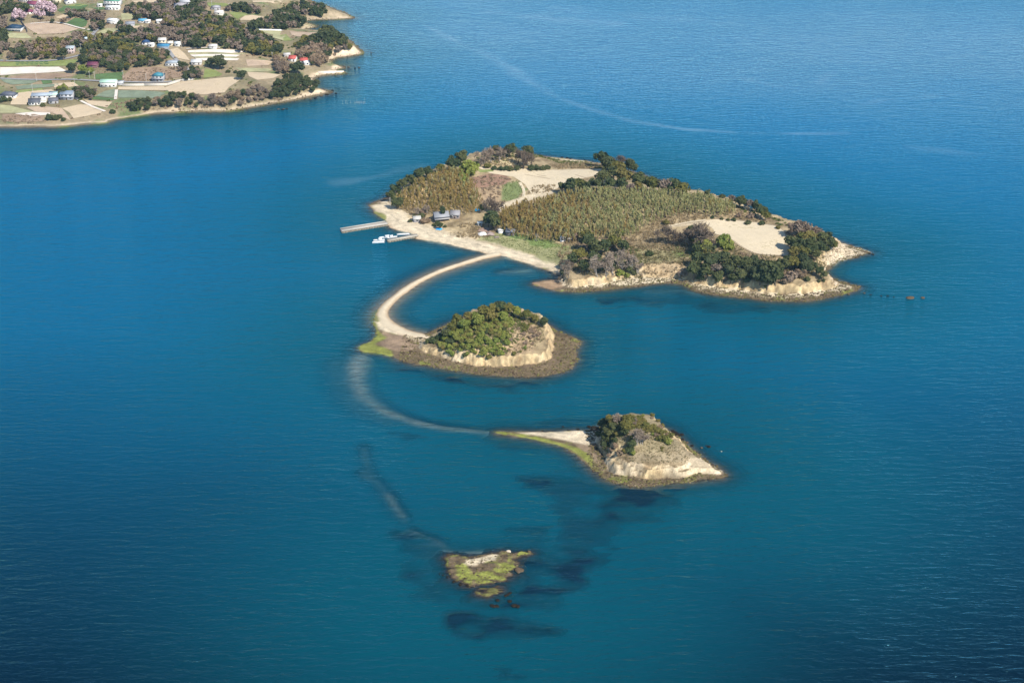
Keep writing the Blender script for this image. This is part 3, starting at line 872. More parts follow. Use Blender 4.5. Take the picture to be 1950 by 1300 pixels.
def bamboo_arrays(seed, h=10.5, n=58, wid=.95):
    r = np.random.default_rng(seed)
    lean = np.array([r.normal() * .10, r.normal() * .10, 0])
    t = np.clip(r.beta(1.9, 1.2, n), .12, 1)
    z = h * (.28 + .72 * t)
    bend = (z / h) ** 2.4 * 1.5
    a = r.uniform(0, 6.28, n)
    w = wid * np.sin(np.clip((z / h - .22) / .78, 0, 1) * math.pi) ** .7
    C = np.stack([np.cos(a) * w * r.uniform(.1, 1, n), np.sin(a) * w * r.uniform(.1, 1, n), z], 1) + lean * z[:, None] + unit(lean + 1e-6) * bend[:, None]
    d = unit(np.stack([np.cos(a), np.sin(a), r.uniform(.9, 2.6, n)], 1) + r.normal(size=(n, 3)) * .25)
    U = d * r.uniform(.5, 1.15, (n, 1))
    W = unit(np.cross(d, r.normal(size=(n, 3)))) * r.uniform(.10, .22, (n, 1))
    V, F = quads(C, U, W)
    zz = np.linspace(0, h, 5)
    pts = np.array([[0, 0, 0]] * 5) + np.stack([lean[0] * zz, lean[1] * zz, zz], 1) + unit(lean + 1e-6) * ((zz / h) ** 2.4 * 1.5)[:, None]
    segs = [(pts[i], pts[i + 1], .07 - .013 * i, .07 - .013 * (i + 1)) for i in range(4)]
    return V, F, segs
def joined(name, protos, pos, scl, rot, pick, mat):
    """many copies of small (V, F) arrays in one mesh"""
    Vs, Fs, Ts, o = [], [], [], 0
    for i, (V, F) in enumerate(protos):
        m = np.nonzero(pick == i)[0]
        if not len(m):
            continue
        c, s = np.cos(rot[m])[:, None], np.sin(rot[m])[:, None]
        S = scl[m]
        if S.ndim == 1:
            S = np.repeat(S[:, None], 3, 1)
        x, y, z = V[:, 0][None] * S[:, :1], V[:, 1][None] * S[:, 1:2], V[:, 2][None] * S[:, 2:]
        W = np.stack([x * c - y * s, x * s + y * c, z], -1) + pos[m][:, None, :]
        f = F[None] + (np.arange(len(m)) * len(V))[:, None, None] + o
        Vs.append(W.reshape(-1, 3))
        Fs.append(f.reshape(-1, F.shape[1]))
        Ts.append(np.repeat(_hash(m, m * 7 + i, 5), len(V)))
        o += len(m) * len(V)
    return mesh_np(name, np.concatenate(Vs), np.concatenate(Fs), mat, False, None, {'tone': np.concatenate(Ts)})
def scatter(h, poly, n, dz=0.0, seed=0, mind=0.0, edge=0.0):
    """places inside a photo outline; mind = least spacing (m)"""
    r = np.random.default_rng(seed)
    pts = h.poly(poly, dz)
    lo, hi = pts.min(0), pts.max(0)
    out = []
    cell = {}
    tries = 0
    while len(out) < n and tries < n * 30:
        m = 512
        c = r.uniform(lo, hi, (m, 2))
        ok = inside(c[:, 0], c[:, 1], pts)
        for q in c[ok]:
            if len(out) >= n:
                break
            if mind:
                k = (int(q[0] // mind), int(q[1] // mind))
                if any(np.hypot(*(q - w)) < mind for i in (-1, 0, 1) for j in (-1, 0, 1) for w in cell.get((k[0] + i, k[1] + j), ())):
                    continue
                cell.setdefault(k, []).append(q)
            out.append(q)
        tries += m
    out = np.array(out).reshape(-1, 2)
    z = h.at(out[:, 0], out[:, 1])
    return np.column_stack([out, z])

BARK = plain('tree_bark', (.13, .10, .075), .95, .3, 2.0)
BARKG = plain('grey_bark', (.30, .26, .22), .95, .25, 2.0)
LEAF = {
 'dark': leaf_mat('evergreen_leaves', [(.022,.034,.018),(.052,.068,.030),(.115,.118,.050)], [(.032,.048,.024),(.060,.072,.030),(.095,.09,.036)], gain=1.45),
 'olive': leaf_mat('olive_leaves', [(.05,.06,.02),(.12,.12,.035),(.23,.19,.065)], [(.085,.10,.028),(.16,.14,.04),(.20,.155,.055)], gain=1.2),
 'green': leaf_mat('fresh_leaves', [(.05,.07,.02),(.12,.145,.035),(.23,.23,.06)], [(.085,.115,.028),(.145,.155,.035),(.18,.16,.05)], gain=1.6),
 'brown': leaf_mat('brown_brush', [(.10,.075,.05),(.20,.145,.095),(.32,.24,.16)], [(.17,.13,.085),(.26,.18,.12),(.22,.17,.14)], gain=1.25),
 'pink': leaf_mat('cherry_blossom', [(.30,.20,.22),(.52,.38,.41),(.68,.56,.58)], None, gain=1.1),
 'mauve': leaf_mat('budding_twigs', [(.10,.078,.058),(.20,.155,.12),(.31,.25,.195)], [(.15,.12,.09),(.23,.18,.14),(.22,.16,.115)], gain=1.1),
 'bluegreen': leaf_mat('dense_leaves', [(.022,.033,.018),(.050,.062,.030),(.10,.105,.048)], [(.032,.045,.024),(.052,.064,.030),(.08,.082,.040)], gain=1.4),
}
BAMG = leaf_mat('bamboo_green_leaves', [(.07,.08,.03),(.145,.145,.062),(.26,.235,.12)], [(.095,.105,.042),(.165,.155,.07),(.22,.185,.09)], .25, .45, 2.5)
BAMB = leaf_mat('bamboo_brown_leaves', [(.075,.06,.02),(.155,.12,.04),(.25,.19,.075)], [(.12,.10,.03),(.19,.14,.05),(.23,.145,.06)], .25, .5, 2.15)
CULM = plain('bamboo_culm', (.22, .22, .07), .6, .2, 2.0)
TWIG = leaf_mat('grey_twigs', [(.15,.115,.085),(.27,.215,.165),(.40,.33,.26)], [(.20,.155,.115),(.31,.245,.19),(.26,.19,.14)], .05)
DTWIG = leaf_mat('dark_twigs', [(.075,.056,.042),(.15,.115,.085),(.24,.19,.145)], [(.11,.082,.062),(.18,.14,.105),(.15,.11,.08)], .05)

# unit trees: crown about 1 m in radius is scaled to the wanted size
PROTO = {}
def proto(kind, variants, **kw):
    out = []
    for v in range(variants):
        s = hash_seed = sum(ord(ch) for ch in kind) * 13 + v * 7
        c = crown_mesh(kind + '_crown', LEAF[kw.get('leaf', kind)], s, kw.get('rx', 4.0), kw.get('rz', 3.2), kw.get('zc', 5.6), kw.get('lobes', 16), kw.get('faces', 1000), kw.get('size', .40), kw.get('low', -.35))
        t = trunk_mesh(kind + '_trunk', BARK, s + 1, kw.get('zc', 5.6) * .95, .30 * kw.get('rx', 4) / 4, 5, kw.get('rx', 4.0) * .5)
        out.append((t, c))
    PROTO[kind] = out
proto('dark', 4); proto('olive', 3); proto('green', 3); proto('bluegreen', 4, faces=900, size=.42)
proto('brown', 3, size=.34, faces=800); proto('pink', 3, size=.42, faces=600, lobes=16); proto('mauve', 3, size=.30, faces=800, lobes=15)
for nm, lf in (('darkbush', 'dark'), ('olivebush', 'olive'), ('greenbush', 'green'), ('brownbush', 'brown')):
    proto(nm, 3, leaf=lf, rx=4.0, rz=2.6, zc=2.2, lobes=14, faces=700, size=.44, low=-.1)
PROTO['cypress'] = [(trunk_mesh('cypress_trunk', BARK, 5, 6, .2, 3, .5), crown_mesh('cypress_crown', LEAF['dark'], 55, 1.6, 4.6, 5.2, 14, 420, .42))]
PROTO['bare'] = [bare_meshes(400 + i, BARKG, TWIG) for i in range(4)]
PROTO['darkbare'] = [bare_meshes(500 + i, BARK, DTWIG, 6.5) for i in range(3)]
PR = {'dark': (4.0, 5.6, 'tree'), 'olive': (4.0, 5.6, 'tree'), 'green': (4.0, 5.6, 'tree'), 'bluegreen': (4.0, 5.6, 'tree'), 'brown': (4.0, 5.6, 'tree'), 'pink': (4.0, 5.6, 'tree'), 'mauve': (4.0, 5.6, 'tree'),
      'darkbush': (4.0, 2.4, 'shrub'), 'olivebush': (4.0, 2.4, 'shrub'), 'greenbush': (4.0, 2.4, 'shrub'), 'brownbush': (4.0, 2.4, 'shrub'), 'cypress': (1.7, 5.2, 'tree'), 'bare': (2.6, 4.6, 'tree'), 'darkbare': (2.4, 4.2, 'tree')}
NAMES = {'dark': 'evergreen_tree', 'olive': 'evergreen_tree', 'green': 'leafy_tree', 'bluegreen': 'evergreen_tree', 'brown': 'brown_tree', 'pink': 'cherry_tree', 'mauve': 'budding_tree', 'darkbush': 'evergreen_shrub',
         'olivebush': 'evergreen_shrub', 'greenbush': 'leafy_shrub', 'brownbush': 'dry_shrub', 'cypress': 'cypress_tree', 'bare': 'bare_tree', 'darkbare': 'bare_tree'}
PLANT_N = [0]
def plant(kind, x, y, z, radius, label, group, squash=1.0):
    PLANT_N[0] += 1
    i = PLANT_N[0]
    r = random.Random(i * 91 + 3)
    t, c = PROTO[kind][r.randrange(len(PROTO[kind]))]
    s = radius / PR[kind][0]
    root = link(NAMES[kind], None, None, (x, y, z - .1), r.uniform(0, 6.28), (s * r.uniform(.9, 1.1), s * r.uniform(.9, 1.1), s * squash))
    root.empty_display_size = .5
    tag(root, label, PR[kind][2], group)
    link('trunk', t, root)
    link('crown', c, root)
    return root
ORD = ['', 'second', 'third', 'fourth', 'fifth', 'sixth', 'seventh', 'eighth', 'ninth', 'tenth', 'eleventh', 'twelfth', 'thirteenth', 'fourteenth', 'fifteenth', 'sixteenth', 'seventeenth', 'eighteenth', 'nineteenth', 'twentieth', 'twenty-first', 'twenty-second', 'twenty-third', 'twenty-fourth', 'twenty-fifth', 'twenty-sixth', 'twenty-seventh', 'twenty-eighth']
def ordinals(items, label):
    """the same label with each one's place counted from the left, where it fits"""
    n_ = len(items)
    if n_ == 1 or n_ > 28:
        return [label] * n_
    rank = {k: i for i, k in enumerate(sorted(range(n_), key=lambda q: items[q][0]))}
    out = []
    for k in range(n_):
        i = rank[k]
        w = 'leftmost' if i == 0 else 'rightmost' if i == n_ - 1 else ORD[i] + ' from left'
        lb = label + ', ' + w
        out.append(lb if len(lb.split()) <= 16 else label)
    return out
def plants(h, items, label, group):
    """items: (photo x, photo y of the crown's middle, crown width in photo pixels, kind[, squash])"""
    for it, lb in zip(items, ordinals(items, label)):
        px, py, w, kind = it[:4]
        sq = it[4] if len(it) > 4 else 1.0
        x, y, z = h.hit(px, py, 0)
        rad = .5 * w / pxm((x, y), z)
        x, y, z = h.hit(px, py, PR[kind][1] / PR[kind][0] * rad * sq)
        plant(kind, x, y, z, .5 * w / pxm((x, y), z) * 1.06, lb, group, sq)

# ------------------------------------------------------------------ main island: trees one by one
G = 'trees on the main island'
plants(MI, [(876,298,27,'dark'),(862,311,26,'dark')], 'dark round-crowned evergreen standing above the back of the left bamboo grove', G)
plants(MI, [(890,322,34,'greenbush',1.3)], 'smooth dome of grey-green leaves beside the dark evergreens above the left grove', G)
plants(MI, [(880,339,22,'greenbush')], 'yellow-green shrub at the upper right edge of the left bamboo grove', G)
plants(MI, [(745,371,18,'dark'),(753,360,18,'dark'),(766,350,20,'dark'),(781,341,20,'dark'),(797,331,22,'dark'),(813,327,18,'dark'),(838,318,16,'olive'),(756,384,22,'dark')], 'dark evergreen at the seaward left edge of the left bamboo grove', G)
plants(MI, [(922,291,26,'bare'),(935,288,26,'bare'),(950,288,24,'bare'),(986,292,26,'darkbare'),(996,297,28,'darkbare'),(1012,300,22,'darkbare'),(962,284,20,'darkbare')], 'leafless grey tree on the far knoll behind the sandy field', G)
plants(MI, [(1006,288,24,'dark'),(971,285,22,'dark'),(945,284,18,'dark')], 'dark evergreen among leafless trees on the far knoll', G)
plants(MI, [(928,316,14,'olivebush')], 'small yellowish shrub at the left end of the field-edge hedge', G)
plants(MI, [(942,320,12,'darkbush'),(953,321,13,'darkbush'),(963,321,13,'darkbush'),(973,321,14,'darkbush'),(985,321,13,'darkbush'),(1012,321,14,'darkbush'),(1022,320,14,'darkbush'),(1032,320,14,'darkbush'),(1043,319,13,'darkbush')], 'low dark hedge shrub along the far edge of the sandy field', 'hedge shrubs behind the sandy field')
plants(MI, [(1146,300,27,'dark'),(1158,308,28,'bluegreen'),(1170,313,22,'olive'),(1197,313,24,'bluegreen'),(1206,319,18,'dark'),(1180,318,20,'olive')], 'dark evergreen in the clump at the far right end of the sandy field', G)
plants(MI, [(1184,304,22,'darkbare')], 'leafless brownish tree in the clump beyond the sandy field', G)
plants(MI, [(1088,352,28,'dark'),(1104,350,24,'olive'),(1116,356,20,'dark'),(1072,356,18,'dark'),(1128,348,18,'dark')], 'dark evergreen on the near edge of the sandy field above the right bamboo', G)
plants(MI, [(1148,336,28,'dark'),(1168,329,28,'dark'),(1190,335,30,'olive'),(1162,350,26,'dark'),(1186,349,24,'dark'),(1212,341,28,'dark'),(1214,354,20,'olive'),(1232,346,22,'dark'),(1246,350,26,'olive'),(1284,352,28,'dark'),(1300,358,26,'olive'),(1140,350,20,'dark')], 'dark evergreen on the ridge line above the right bamboo grove', G)
plants(MI, [(1263,352,28,'mauve'),(1200,357,20,'mauve')], 'mauve budding tree between the evergreens on the bamboo ridge', G)
plants(MI, [(1348,367,14,'dark'),(1410,383,20,'dark'),(1440,390,20,'dark'),(1450,401,22,'dark'),(1459,409,18,'olive'),(1375,374,12,'darkbush')], 'dark evergreen on the seaward slope right of the bamboo grove', G)
plants(MI, [(1425,388,20,'mauve'),(1395,378,16,'mauve')], 'mauve budding tree on the seaward slope right of the bamboo grove', G)
G2 = 'trees on the promontory at the end of the beach'
plants(MI, [(1120,458,32,'dark'),(1135,470,28,'dark'),(1105,484,28,'olive'),(1092,492,24,'dark'),(1152,468,26,'dark'),(1112,505,22,'dark'),(1130,490,22,'dark'),(1186,468,24,'dark')], 'dark evergreen on the small promontory at the beach end', G2)
plants(MI, [(1170,458,26,'olive'),(1117,449,22,'olive')], 'evergreen with yellow-brown top on the promontory by the bamboo', G2)
plants(MI, [(1138,497,34,'bare'),(1170,492,36,'bare'),(1186,486,34,'bare'),(1205,494,32,'bare'),(1155,505,28,'bare'),(1083,507,26,'bare'),(1076,498,22,'darkbare'),(1216,505,22,'bare')], 'leafless silver-grey tree standing in front of the promontory evergreens', G2)
plants(MI, [(1165,507,24,'darkbush'),(1197,511,20,'darkbush'),(1180,520,16,'greenbush'),(1072,519,16,'darkbush'),(1195,524,13,'greenbush'),(1143,511,16,'darkbush'),(1208,520,12,'darkbush')], 'dark shrub along the cliff top of the beach-end promontory', G2)
plants(MI, [(1181,443,18,'greenbush'),(1166,446,16,'olivebush'),(1236,483,16,'darkbush')], 'fresh green shrub at the foot of the right bamboo grove', G2)
G3 = 'trees on the slope below the right field'
plants(MI, [(1273,441,32,'darkbare'),(1284,447,26,'darkbare'),(1310,448,28,'darkbare')], 'leafless grey-brown tree in the dry grass left of the right field', G3)
plants(MI, [(1333,440,44,'darkbare'),(1340,446,34,'darkbare'),(1326,434,30,'darkbare')], 'big dark leafless tree beside the left corner of the right field', G3)
plants(MI, [(1268,424,14,'olivebush'),(1316,434,16,'darkbush'),(1318,456,16,'greenbush')], 'small bush in the dry grass below the bamboo', G3)
plants(MI, [(1342,466,28,'green'),(1326,472,22,'dark'),(1352,476,22,'dark')], 'green leafy tree on the slope below the big leafless tree', G3)
plants(MI, [(1376,458,28,'greenbush',1.2),(1390,468,22,'greenbush')], 'grey-green bush against the lower left edge of the right field', G3)
plants(MI, [(1345,479,18,'olive'),(1381,483,16,'olive')], 'yellow-topped tree in the dark wood below the right field', G3)
plants(MI, [(1330,492,28,'dark'),(1350,496,32,'bluegreen'),(1375,491,28,'bluegreen'),(1322,514,28,'dark'),(1345,514,28,'dark'),(1400,500,30,'dark'),(1386,512,26,'bluegreen'),(1420,502,28,'dark'),(1365,526,24,'dark'),(1410,524,28,'dark'),(1440,500,26,'bluegreen'),(1333,528,16,'darkbush'),(1392,528,18,'dark'),(1425,512,20,'bluegreen'),(1421,533,16,'darkbush')],
       'dark evergreen in the wood on the cliff slope below the right field', G3)
plants(MI, [(1450,518,36,'bluegreen'),(1471,514,38,'dark'),(1462,530,32,'bluegreen'),(1478,527,26,'dark')], 'big dark evergreen reaching down the cliff right of the pale gully', G3)
plants(MI, [(1490,504,26,'dark'),(1510,499,24,'olive'),(1530,496,28,'bluegreen'),(1537,507,24,'bluegreen'),(1498,495,18,'dark')], 'dark evergreen along the lower right corner of the right field', G3)
plants(MI, [(1508,528,30,'brownbush'),(1525,520,22,'brownbush'),(1495,537,16,'brownbush'),(1362,510,22,'mauve'),(1300,520,20,'brownbush')], 'brown brushwood bush on the cliff slope', G3)
plants(MI, [(1536,531,13,'darkbush'),(1560,514,18,'dark'),(1569,523,16,'dark'),(1550,506,16,'dark'),(1560,535,8,'darkbush'),(1568,533,8,'darkbush'),(1458,545,7,'darkbush')], 'small dark shrub on the bare ochre cliff', G3)
G4 = 'trees on the right headland'
plants(MI, [(1518,434,32,'mauve'),(1535,436,26,'mauve'),(1556,442,22,'mauve'),(1528,484,20,'mauve')], 'reddish-mauve budding tree on the crown of the right headland', G4)
plants(MI, [(1506,461,26,'dark'),(1520,467,28,'dark'),(1540,452,28,'olive'),(1543,466,26,'dark'),(1565,454,26,'dark'),(1580,461,22,'dark'),(1530,480,24,'olive'),(1545,476,24,'dark'),(1560,470,24,'dark'),(1512,478,22,'olive'),(1576,450,18,'dark'),(1587,466,16,'olive'),(1553,484,20,'dark'),(1525,452,22,'olive'),(1572,474,14,'darkbush')], 'dark evergreen in the dense wood on the right headland', G4)
plants(MI, [(1386,418,8,'darkbush'),(1398,419,9,'darkbush'),(1374,416,7,'darkbush'),(1424,424,13,'darkbush'),(1450,425,12,'darkbush'),(1357,414,8,'darkbush'),(1408,410,14,'brownbush'),(1430,412,16,'brownbush'),(1482,433,10,'olivebush')], 'tiny dark bush dotting the far edge of the right field', G4)
G5 = 'trees around the beach houses'
plants(MI, [(843,404,10,'cypress')], 'narrow dark cypress behind the grey-roofed house', G5)
plants(MI, [(838,428,13,'dark'),(833,425,9,'darkbush'),(847,431,8,'darkbush'),(826,428,9,'darkbush')], 'dark green garden tree in front of the grey-roofed house', G5)
plants(MI, [(781,421,8,'darkbush'),(802,412,16,'darkbush'),(792,411,10,'greenbush')], 'dark shrub behind the tin-roofed shed', G5)
plants(MI, [(936,414,28,'dark'),(943,424,24,'dark'),(930,421,18,'dark'),(962,437,16,'darkbush')], 'dark evergreen at the left foot of the right bamboo grove', G5)
plants(MI, [(934,384,28,'darkbare'),(942,390,22,'darkbare'),(926,381,20,'bare')], 'leafless greyish tree beside the path between the bamboo groves', G5)
plants(MI, [(918,393,14,'darkbush'),(1010,452,12,'darkbush'),(1065,452,14,'darkbush')], 'dark shrub under the edge of the bamboo', G5)
plants(MI, [(808,421,16,'brownbush'),(815,420,12,'brownbush'),(1095,450,20,'brownbush'),(1082,452,14,'brownbush')], 'dry brown bush in front of the house wall', G5)
plants(MI, [(797,398,16,'bare'),(812,396,16,'bare'),(805,404,14,'brownbush')], 'leafless bush between the left bamboo grove and the houses', G5)

# ------------------------------------------------------------------ bamboo groves
BG = [bamboo_arrays(600 + i) for i in range(5)]
def bamboo_protos(mat):
    out = []
    for i, (V, F, segs) in enumerate(BG):
        tv, tf = tubes(segs, 4)
        out.append((mesh_np('bamboo_culm', tv, tf, CULM), mesh_np('bamboo_plume', V, F, mat)))
    return out
def grove(poly, step, seed, hs, parts, dz=6.0):
    """parts: (weight function, leaf material, stems shown singly, label, group, label of the rest)"""
    pts = scatter(MI, poly, 6000, dz, seed, step)
    r = np.random.default_rng(seed)
    edge = sdist(pts[:, 0], pts[:, 1], MI.poly(poly, dz)) + 2 * fbm(pts[:, 0], pts[:, 1], 7, seed, 3)
    sc = hs * r.uniform(.62, 1.22, len(pts)) * (.66 + .34 * smooth(-1, 9, edge)) * (1 + .34 * fbm(pts[:, 0], pts[:, 1], 18, seed + 4, 4))
    wsel = r.random(len(pts))
    which = np.full(len(pts), len(parts) - 1)
    for k in range(len(parts) - 1):
        which[wsel < parts[k][0](pts[:, 0], pts[:, 1])] = k
    for k, (_, mat, nsingle, label, group, rest_label) in enumerate(parts):
        idx = np.nonzero(which == k)[0]
        order = idx[np.argsort(pts[idx, 1] + 10 * r.random(len(idx)))]        # nearest stems first
        solo, rest = order[:nsingle], order[nsingle:]
        pr = bamboo_protos(mat)
        for q in solo:
            t, cr = pr[q % 5]
            root = link('bamboo', None, None, tuple(pts[q]), r.uniform(0, 6.28), float(sc[q]))
            root.empty_display_size = .5
            tag(root, label, 'bamboo', group)
            link('culm', t, root)
            link('plume', cr, root)
        me = joined('bamboo_grove', [(V, F) for V, F, _ in BG], pts[rest], sc[rest], r.uniform(0, 6.28, len(rest)), r.integers(0, 5, len(rest)), mat)
        tag(link('bamboo_grove', me), rest_label, 'bamboo grove', None, 'stuff')
LG = [(745,385),(752,366),(790,345),(830,325),(862,312),(884,322),(905,350),(918,375),(915,392),(890,398),(850,396),(815,396),(790,390),(765,388)]
RG = [(940,420),(955,400),(1000,380),(1060,368),(1085,362),(1120,362),(1150,358),(1200,358),(1260,362),(1310,366),(1360,374),(1395,380),(1402,398),(1370,404),(1330,398),(1295,400),(1255,412),(1225,425),(1205,440),(1180,445),(1130,445),(1090,450),(1060,450),(1010,448),(970,438)]
def brown_left(x, y):
    return smooth(P(1150, 410)[0], P(985, 410)[0], x + 22 * fbm(x, y, 30, 44, 3)) * .95 + .05
grove(LG, 1.9, 21, .80, [(lambda x, y: .8 + .4 * fbm(x, y, 25, 45, 3), BAMB, 110, 'olive-brown bamboo plume in the front of the left grove behind the houses', 'bamboo of the left grove', 'dense brownish bamboo grove on the left hill of the main island'),
    (None, BAMG, 0, '', '', 'greener stems mixed through the left bamboo grove')])
grove(RG, 1.95, 22, .90, [(brown_left, BAMB, 80, 'brown-tinged bamboo plume towards the left front of the right grove', 'bamboo of the right grove', 'brownish stems towards the left end of the big bamboo grove'),
    (None, BAMG, 110, 'pale green bamboo plume in the front rows of the right grove', 'bamboo of the right grove', 'dense pale green bamboo grove covering the middle ridge of the main island')])

# ------------------------------------------------------------------ dry grass, reeds and brush (nobody could count them)
def tuft(seed, n=7, h=1.3, spread=.5, w=.10):
    r = np.random.default_rng(seed)
    a = r.uniform(0, 6.28, n)
    d = unit(np.stack([np.cos(a) * spread, np.sin(a) * spread, np.ones(n)], 1))
    U = d * h * r.uniform(.35, .6, (n, 1))
    W = unit(np.cross(d, r.normal(size=(n, 3)))) * w
    C = U + np.stack([np.cos(a), np.sin(a), a * 0], 1) * .25
    return quads(C, U, W)
TUFTS = [tuft(700 + i) for i in range(4)]
BALL = []
for i in range(4):
    r = np.random.default_rng(720 + i)
    n_ = unit(r.normal(size=(26, 3)) + np.array([0, 0, .5]))
    BALL.append(leaf_faces(n_ * np.array([.8, .8, .6]) * r.uniform(.7, 1.1, (26, 1)), unit(n_ + r.normal(size=(26, 3)) * .5), .26, r))
GRASS = leaf_mat('dry_grass_blades', [(.22,.16,.085),(.36,.275,.155),(.50,.40,.25)], None, .3)
GRASSG = leaf_mat('green_grass_blades', [(.09,.14,.03),(.17,.22,.06),(.33,.31,.14)], None, .3)
GRASSM = leaf_mat('mixed_grass_blades', [(.14,.15,.06),(.25,.21,.10),(.36,.28,.17)], None, .3)
BRUSH = leaf_mat('brush_twigs', [(.16,.115,.075),(.28,.205,.135),(.40,.305,.21)], None, .15)
SHRUBS = leaf_mat('low_shrub_leaves', [(.035,.05,.015),(.075,.095,.028),(.15,.14,.05)], None, .2, .5, 1.5)
def cover(name, h, polys, per, protos, mat, label, cat, seed, smin_=.7, smax=1.4, hfac=1.0):
    P_ = []
    for i, poly in enumerate(polys):
        pts = h.poly(poly)
        area = .5 * abs(np.dot(pts[:, 0], np.roll(pts[:, 1], 1)) - np.dot(pts[:, 1], np.roll(pts[:, 0], 1)))
        P_.append(scatter(h, poly, int(area * per) + 1, 0, seed + i))
    pts = np.concatenate(P_)
    pts = pts[pts[:, 2] > .7]
    r = np.random.default_rng(seed)
    keep = fbm(pts[:, 0], pts[:, 1], 6, seed, 3) > r.uniform(-.9, .35, len(pts))
    pts = pts[keep]
    s = r.uniform(smin_, smax, len(pts))
    S = np.stack([s, s, s * hfac * r.uniform(.8, 1.25, len(pts))], 1)
    me = joined(name, protos, pts, S, r.uniform(0, 6.28, len(pts)), r.integers(0, len(protos), len(pts)), mat)
    return tag(link(name, me), label, cat, None, 'stuff')
cover('dry_grass', MI, [[(1205,440),(1250,415),(1300,402),(1345,405),(1352,417),(1275,430),(1262,445),(1300,455),(1340,475),(1300,482),(1250,475),(1215,480),(1190,470)],
    [(1225,502),(1300,498),(1308,528),(1228,526)],[(850,446),(900,440),(935,448),(925,458),(870,452)],[(760,396),(790,398),(815,408),(800,416),(775,406)],[(1080,455),(1110,452),(1095,480),(1070,498),(1060,485)],
    [(1360,402),(1405,400),(1470,425),(1430,422),(1380,414)],[(915,312),(960,297),(995,308),(985,317),(930,317)],[(1050,315),(1145,312),(1150,320),(1060,322)],[(870,432),(915,420),(925,438),(890,442)],[(1012,356),(1060,352),(1050,366),(1006,370)]], .55, TUFTS, GRASS,
    'tan dry grass and reeds on the open slopes of the main island', 'grass', 801)
cover('green_grass', MI, [[(915,455),(960,445),(1000,449),(1062,461),(1085,474),(1065,495),(1000,480)],[(955,352),(985,343),(996,360),(990,378),(962,382)]], .8, TUFTS, GRASSG, 'green grass meadow behind the beach and on the slope by the path', 'grass', 821, .3, .6)
cover('mixed_grass', MI, [[(1200,470),(1300,465),(1335,480),(1310,505),(1215,505)],[(1080,505),(1210,505),(1225,530),(1100,525)],[(1390,460),(1420,482),(1500,492),(1480,512),(1340,490)],[(1490,500),(1560,480),(1575,510),(1540,530),(1490,540)],[(1400,530),(1480,538),(1440,545)]], .5, TUFTS, GRASSM, 'mixed green and straw grass on the cliff slopes of the main island', 'grass', 831)
cover('brushwood', MI, [[(897,338),(940,330),(975,341),(955,365),(948,388),(920,386),(903,370)],[(1100,455),(1195,450),(1215,500),(1230,525),(1090,515),(1078,490)],[(1320,470),(1400,480),(1500,500),(1540,530),(1480,540),(1320,530)],[(1400,395),(1470,415),(1480,425),(1420,412)],[(1300,435),(1350,440),(1350,470),(1300,460)],[(1495,425),(1560,440),(1590,465),(1560,490),(1500,495)]],
    .16, BALL, BRUSH, 'low brown brushwood filling the gaps between trees on the main island', 'brush', 841, .7, 1.7)
cover('low_shrubs', MI, [[(1040,303),(1075,306),(1130,310),(1215,332),(1300,364),(1380,384),(1450,406),(1440,412),(1370,388),(1290,372),(1210,346),(1150,322),(1075,314)],[(1320,480),(1420,495),(1500,500),(1540,520),(1460,535),(1330,525)],[(1500,455),(1590,462),(1570,485),(1510,490)],[(1090,470),(1215,470),(1225,515),(1090,510)],[(742,378),(800,335),(850,322),(800,350),(755,385)],[(1460,412),(1590,455),(1560,450),(1480,428)],[(900,300),(1020,292),(1060,305),(950,312)]], .18, BALL, SHRUBS, 'low evergreen undergrowth on the main island', 'shrubs', 861, .7, 1.8)

# ------------------------------------------------------------------ wooded islet
GI = 'trees on the wooded islet'
def spread_plants(h, poly, n, mind, kinds, wts, rad, label, group, seed, dz=2.5, squash=1.0):
    r = np.random.default_rng(seed)
    todo = {}
    for x, y, z in scatter(h, poly, n, dz, seed, mind):
        kd = kinds[r.choice(len(kinds), p=wts)]
        todo.setdefault(label(kd, x, y) if callable(label) else label, []).append((x / y, kd, x, y, z, r.uniform(*rad), squash * r.uniform(.8, 1.2)))
    for lb, items in todo.items():
        for it, l2 in zip(items, ordinals(items, lb)):
            plant(it[1], it[2], it[3], it[4], it[5], l2, group, it[6])
plants(I1, [(870,607,24,'olive'),(892,601,20,'olive'),(905,600,18,'green'),(924,592,24,'olive'),(940,587,22,'olive'),(954,584,24,'dark'),(970,588,22,'olive'),(985,593,20,'green'),(1001,598,20,'olive'),(912,608,22,'green'),(935,602,22,'olive'),(958,600,20,'green'),(1018,605,16,'olive'),(885,616,20,'green'),(862,622,18,'olive')], 'olive-green bushy tree along the crest of the wooded islet', GI)
plants(I1, [(1035,612,18,'dark')], 'dark round bush on the right shoulder of the wooded islet', GI)
plants(I1, [(815,650,12,'darkbush'),(826,647,16,'darkbush'),(838,641,18,'darkbush'),(850,635,18,'dark')], 'dark green shrub at the low left end of the wooded islet', GI)
KW = {'green': 'light green small tree', 'greenbush': 'light green bush', 'olivebush': 'olive bush', 'darkbush': 'dark green bush', 'brownbush': 'brown dry bush'}
def islet_label(kd, x, y):
    u = (x - P(835, 650)[0]) / (P(970, 650)[0] - P(835, 650)[0])
    v = (y - 812) / 40.0
    side = 'far left' if u < .2 else 'left' if u < .4 else 'middle' if u < .6 else 'right' if u < .8 else 'far right'
    lev = 'foot' if v < .25 else 'lower slope' if v < .5 else 'upper slope' if v < .8 else 'crest'
    return '%s at the %s, %s, of the wooded islet thicket' % (KW[kd], lev, side)
spread_plants(I1, [(830,652),(850,628),(870,612),(905,600),(950,595),(985,605),(965,625),(970,650),(955,672),(920,678),(880,670),(850,665)], 210, 1.7, ['green', 'greenbush', 'olivebush', 'darkbush'], [.1, .5, .32, .08], (1.3, 2.5), islet_label, GI, 901)
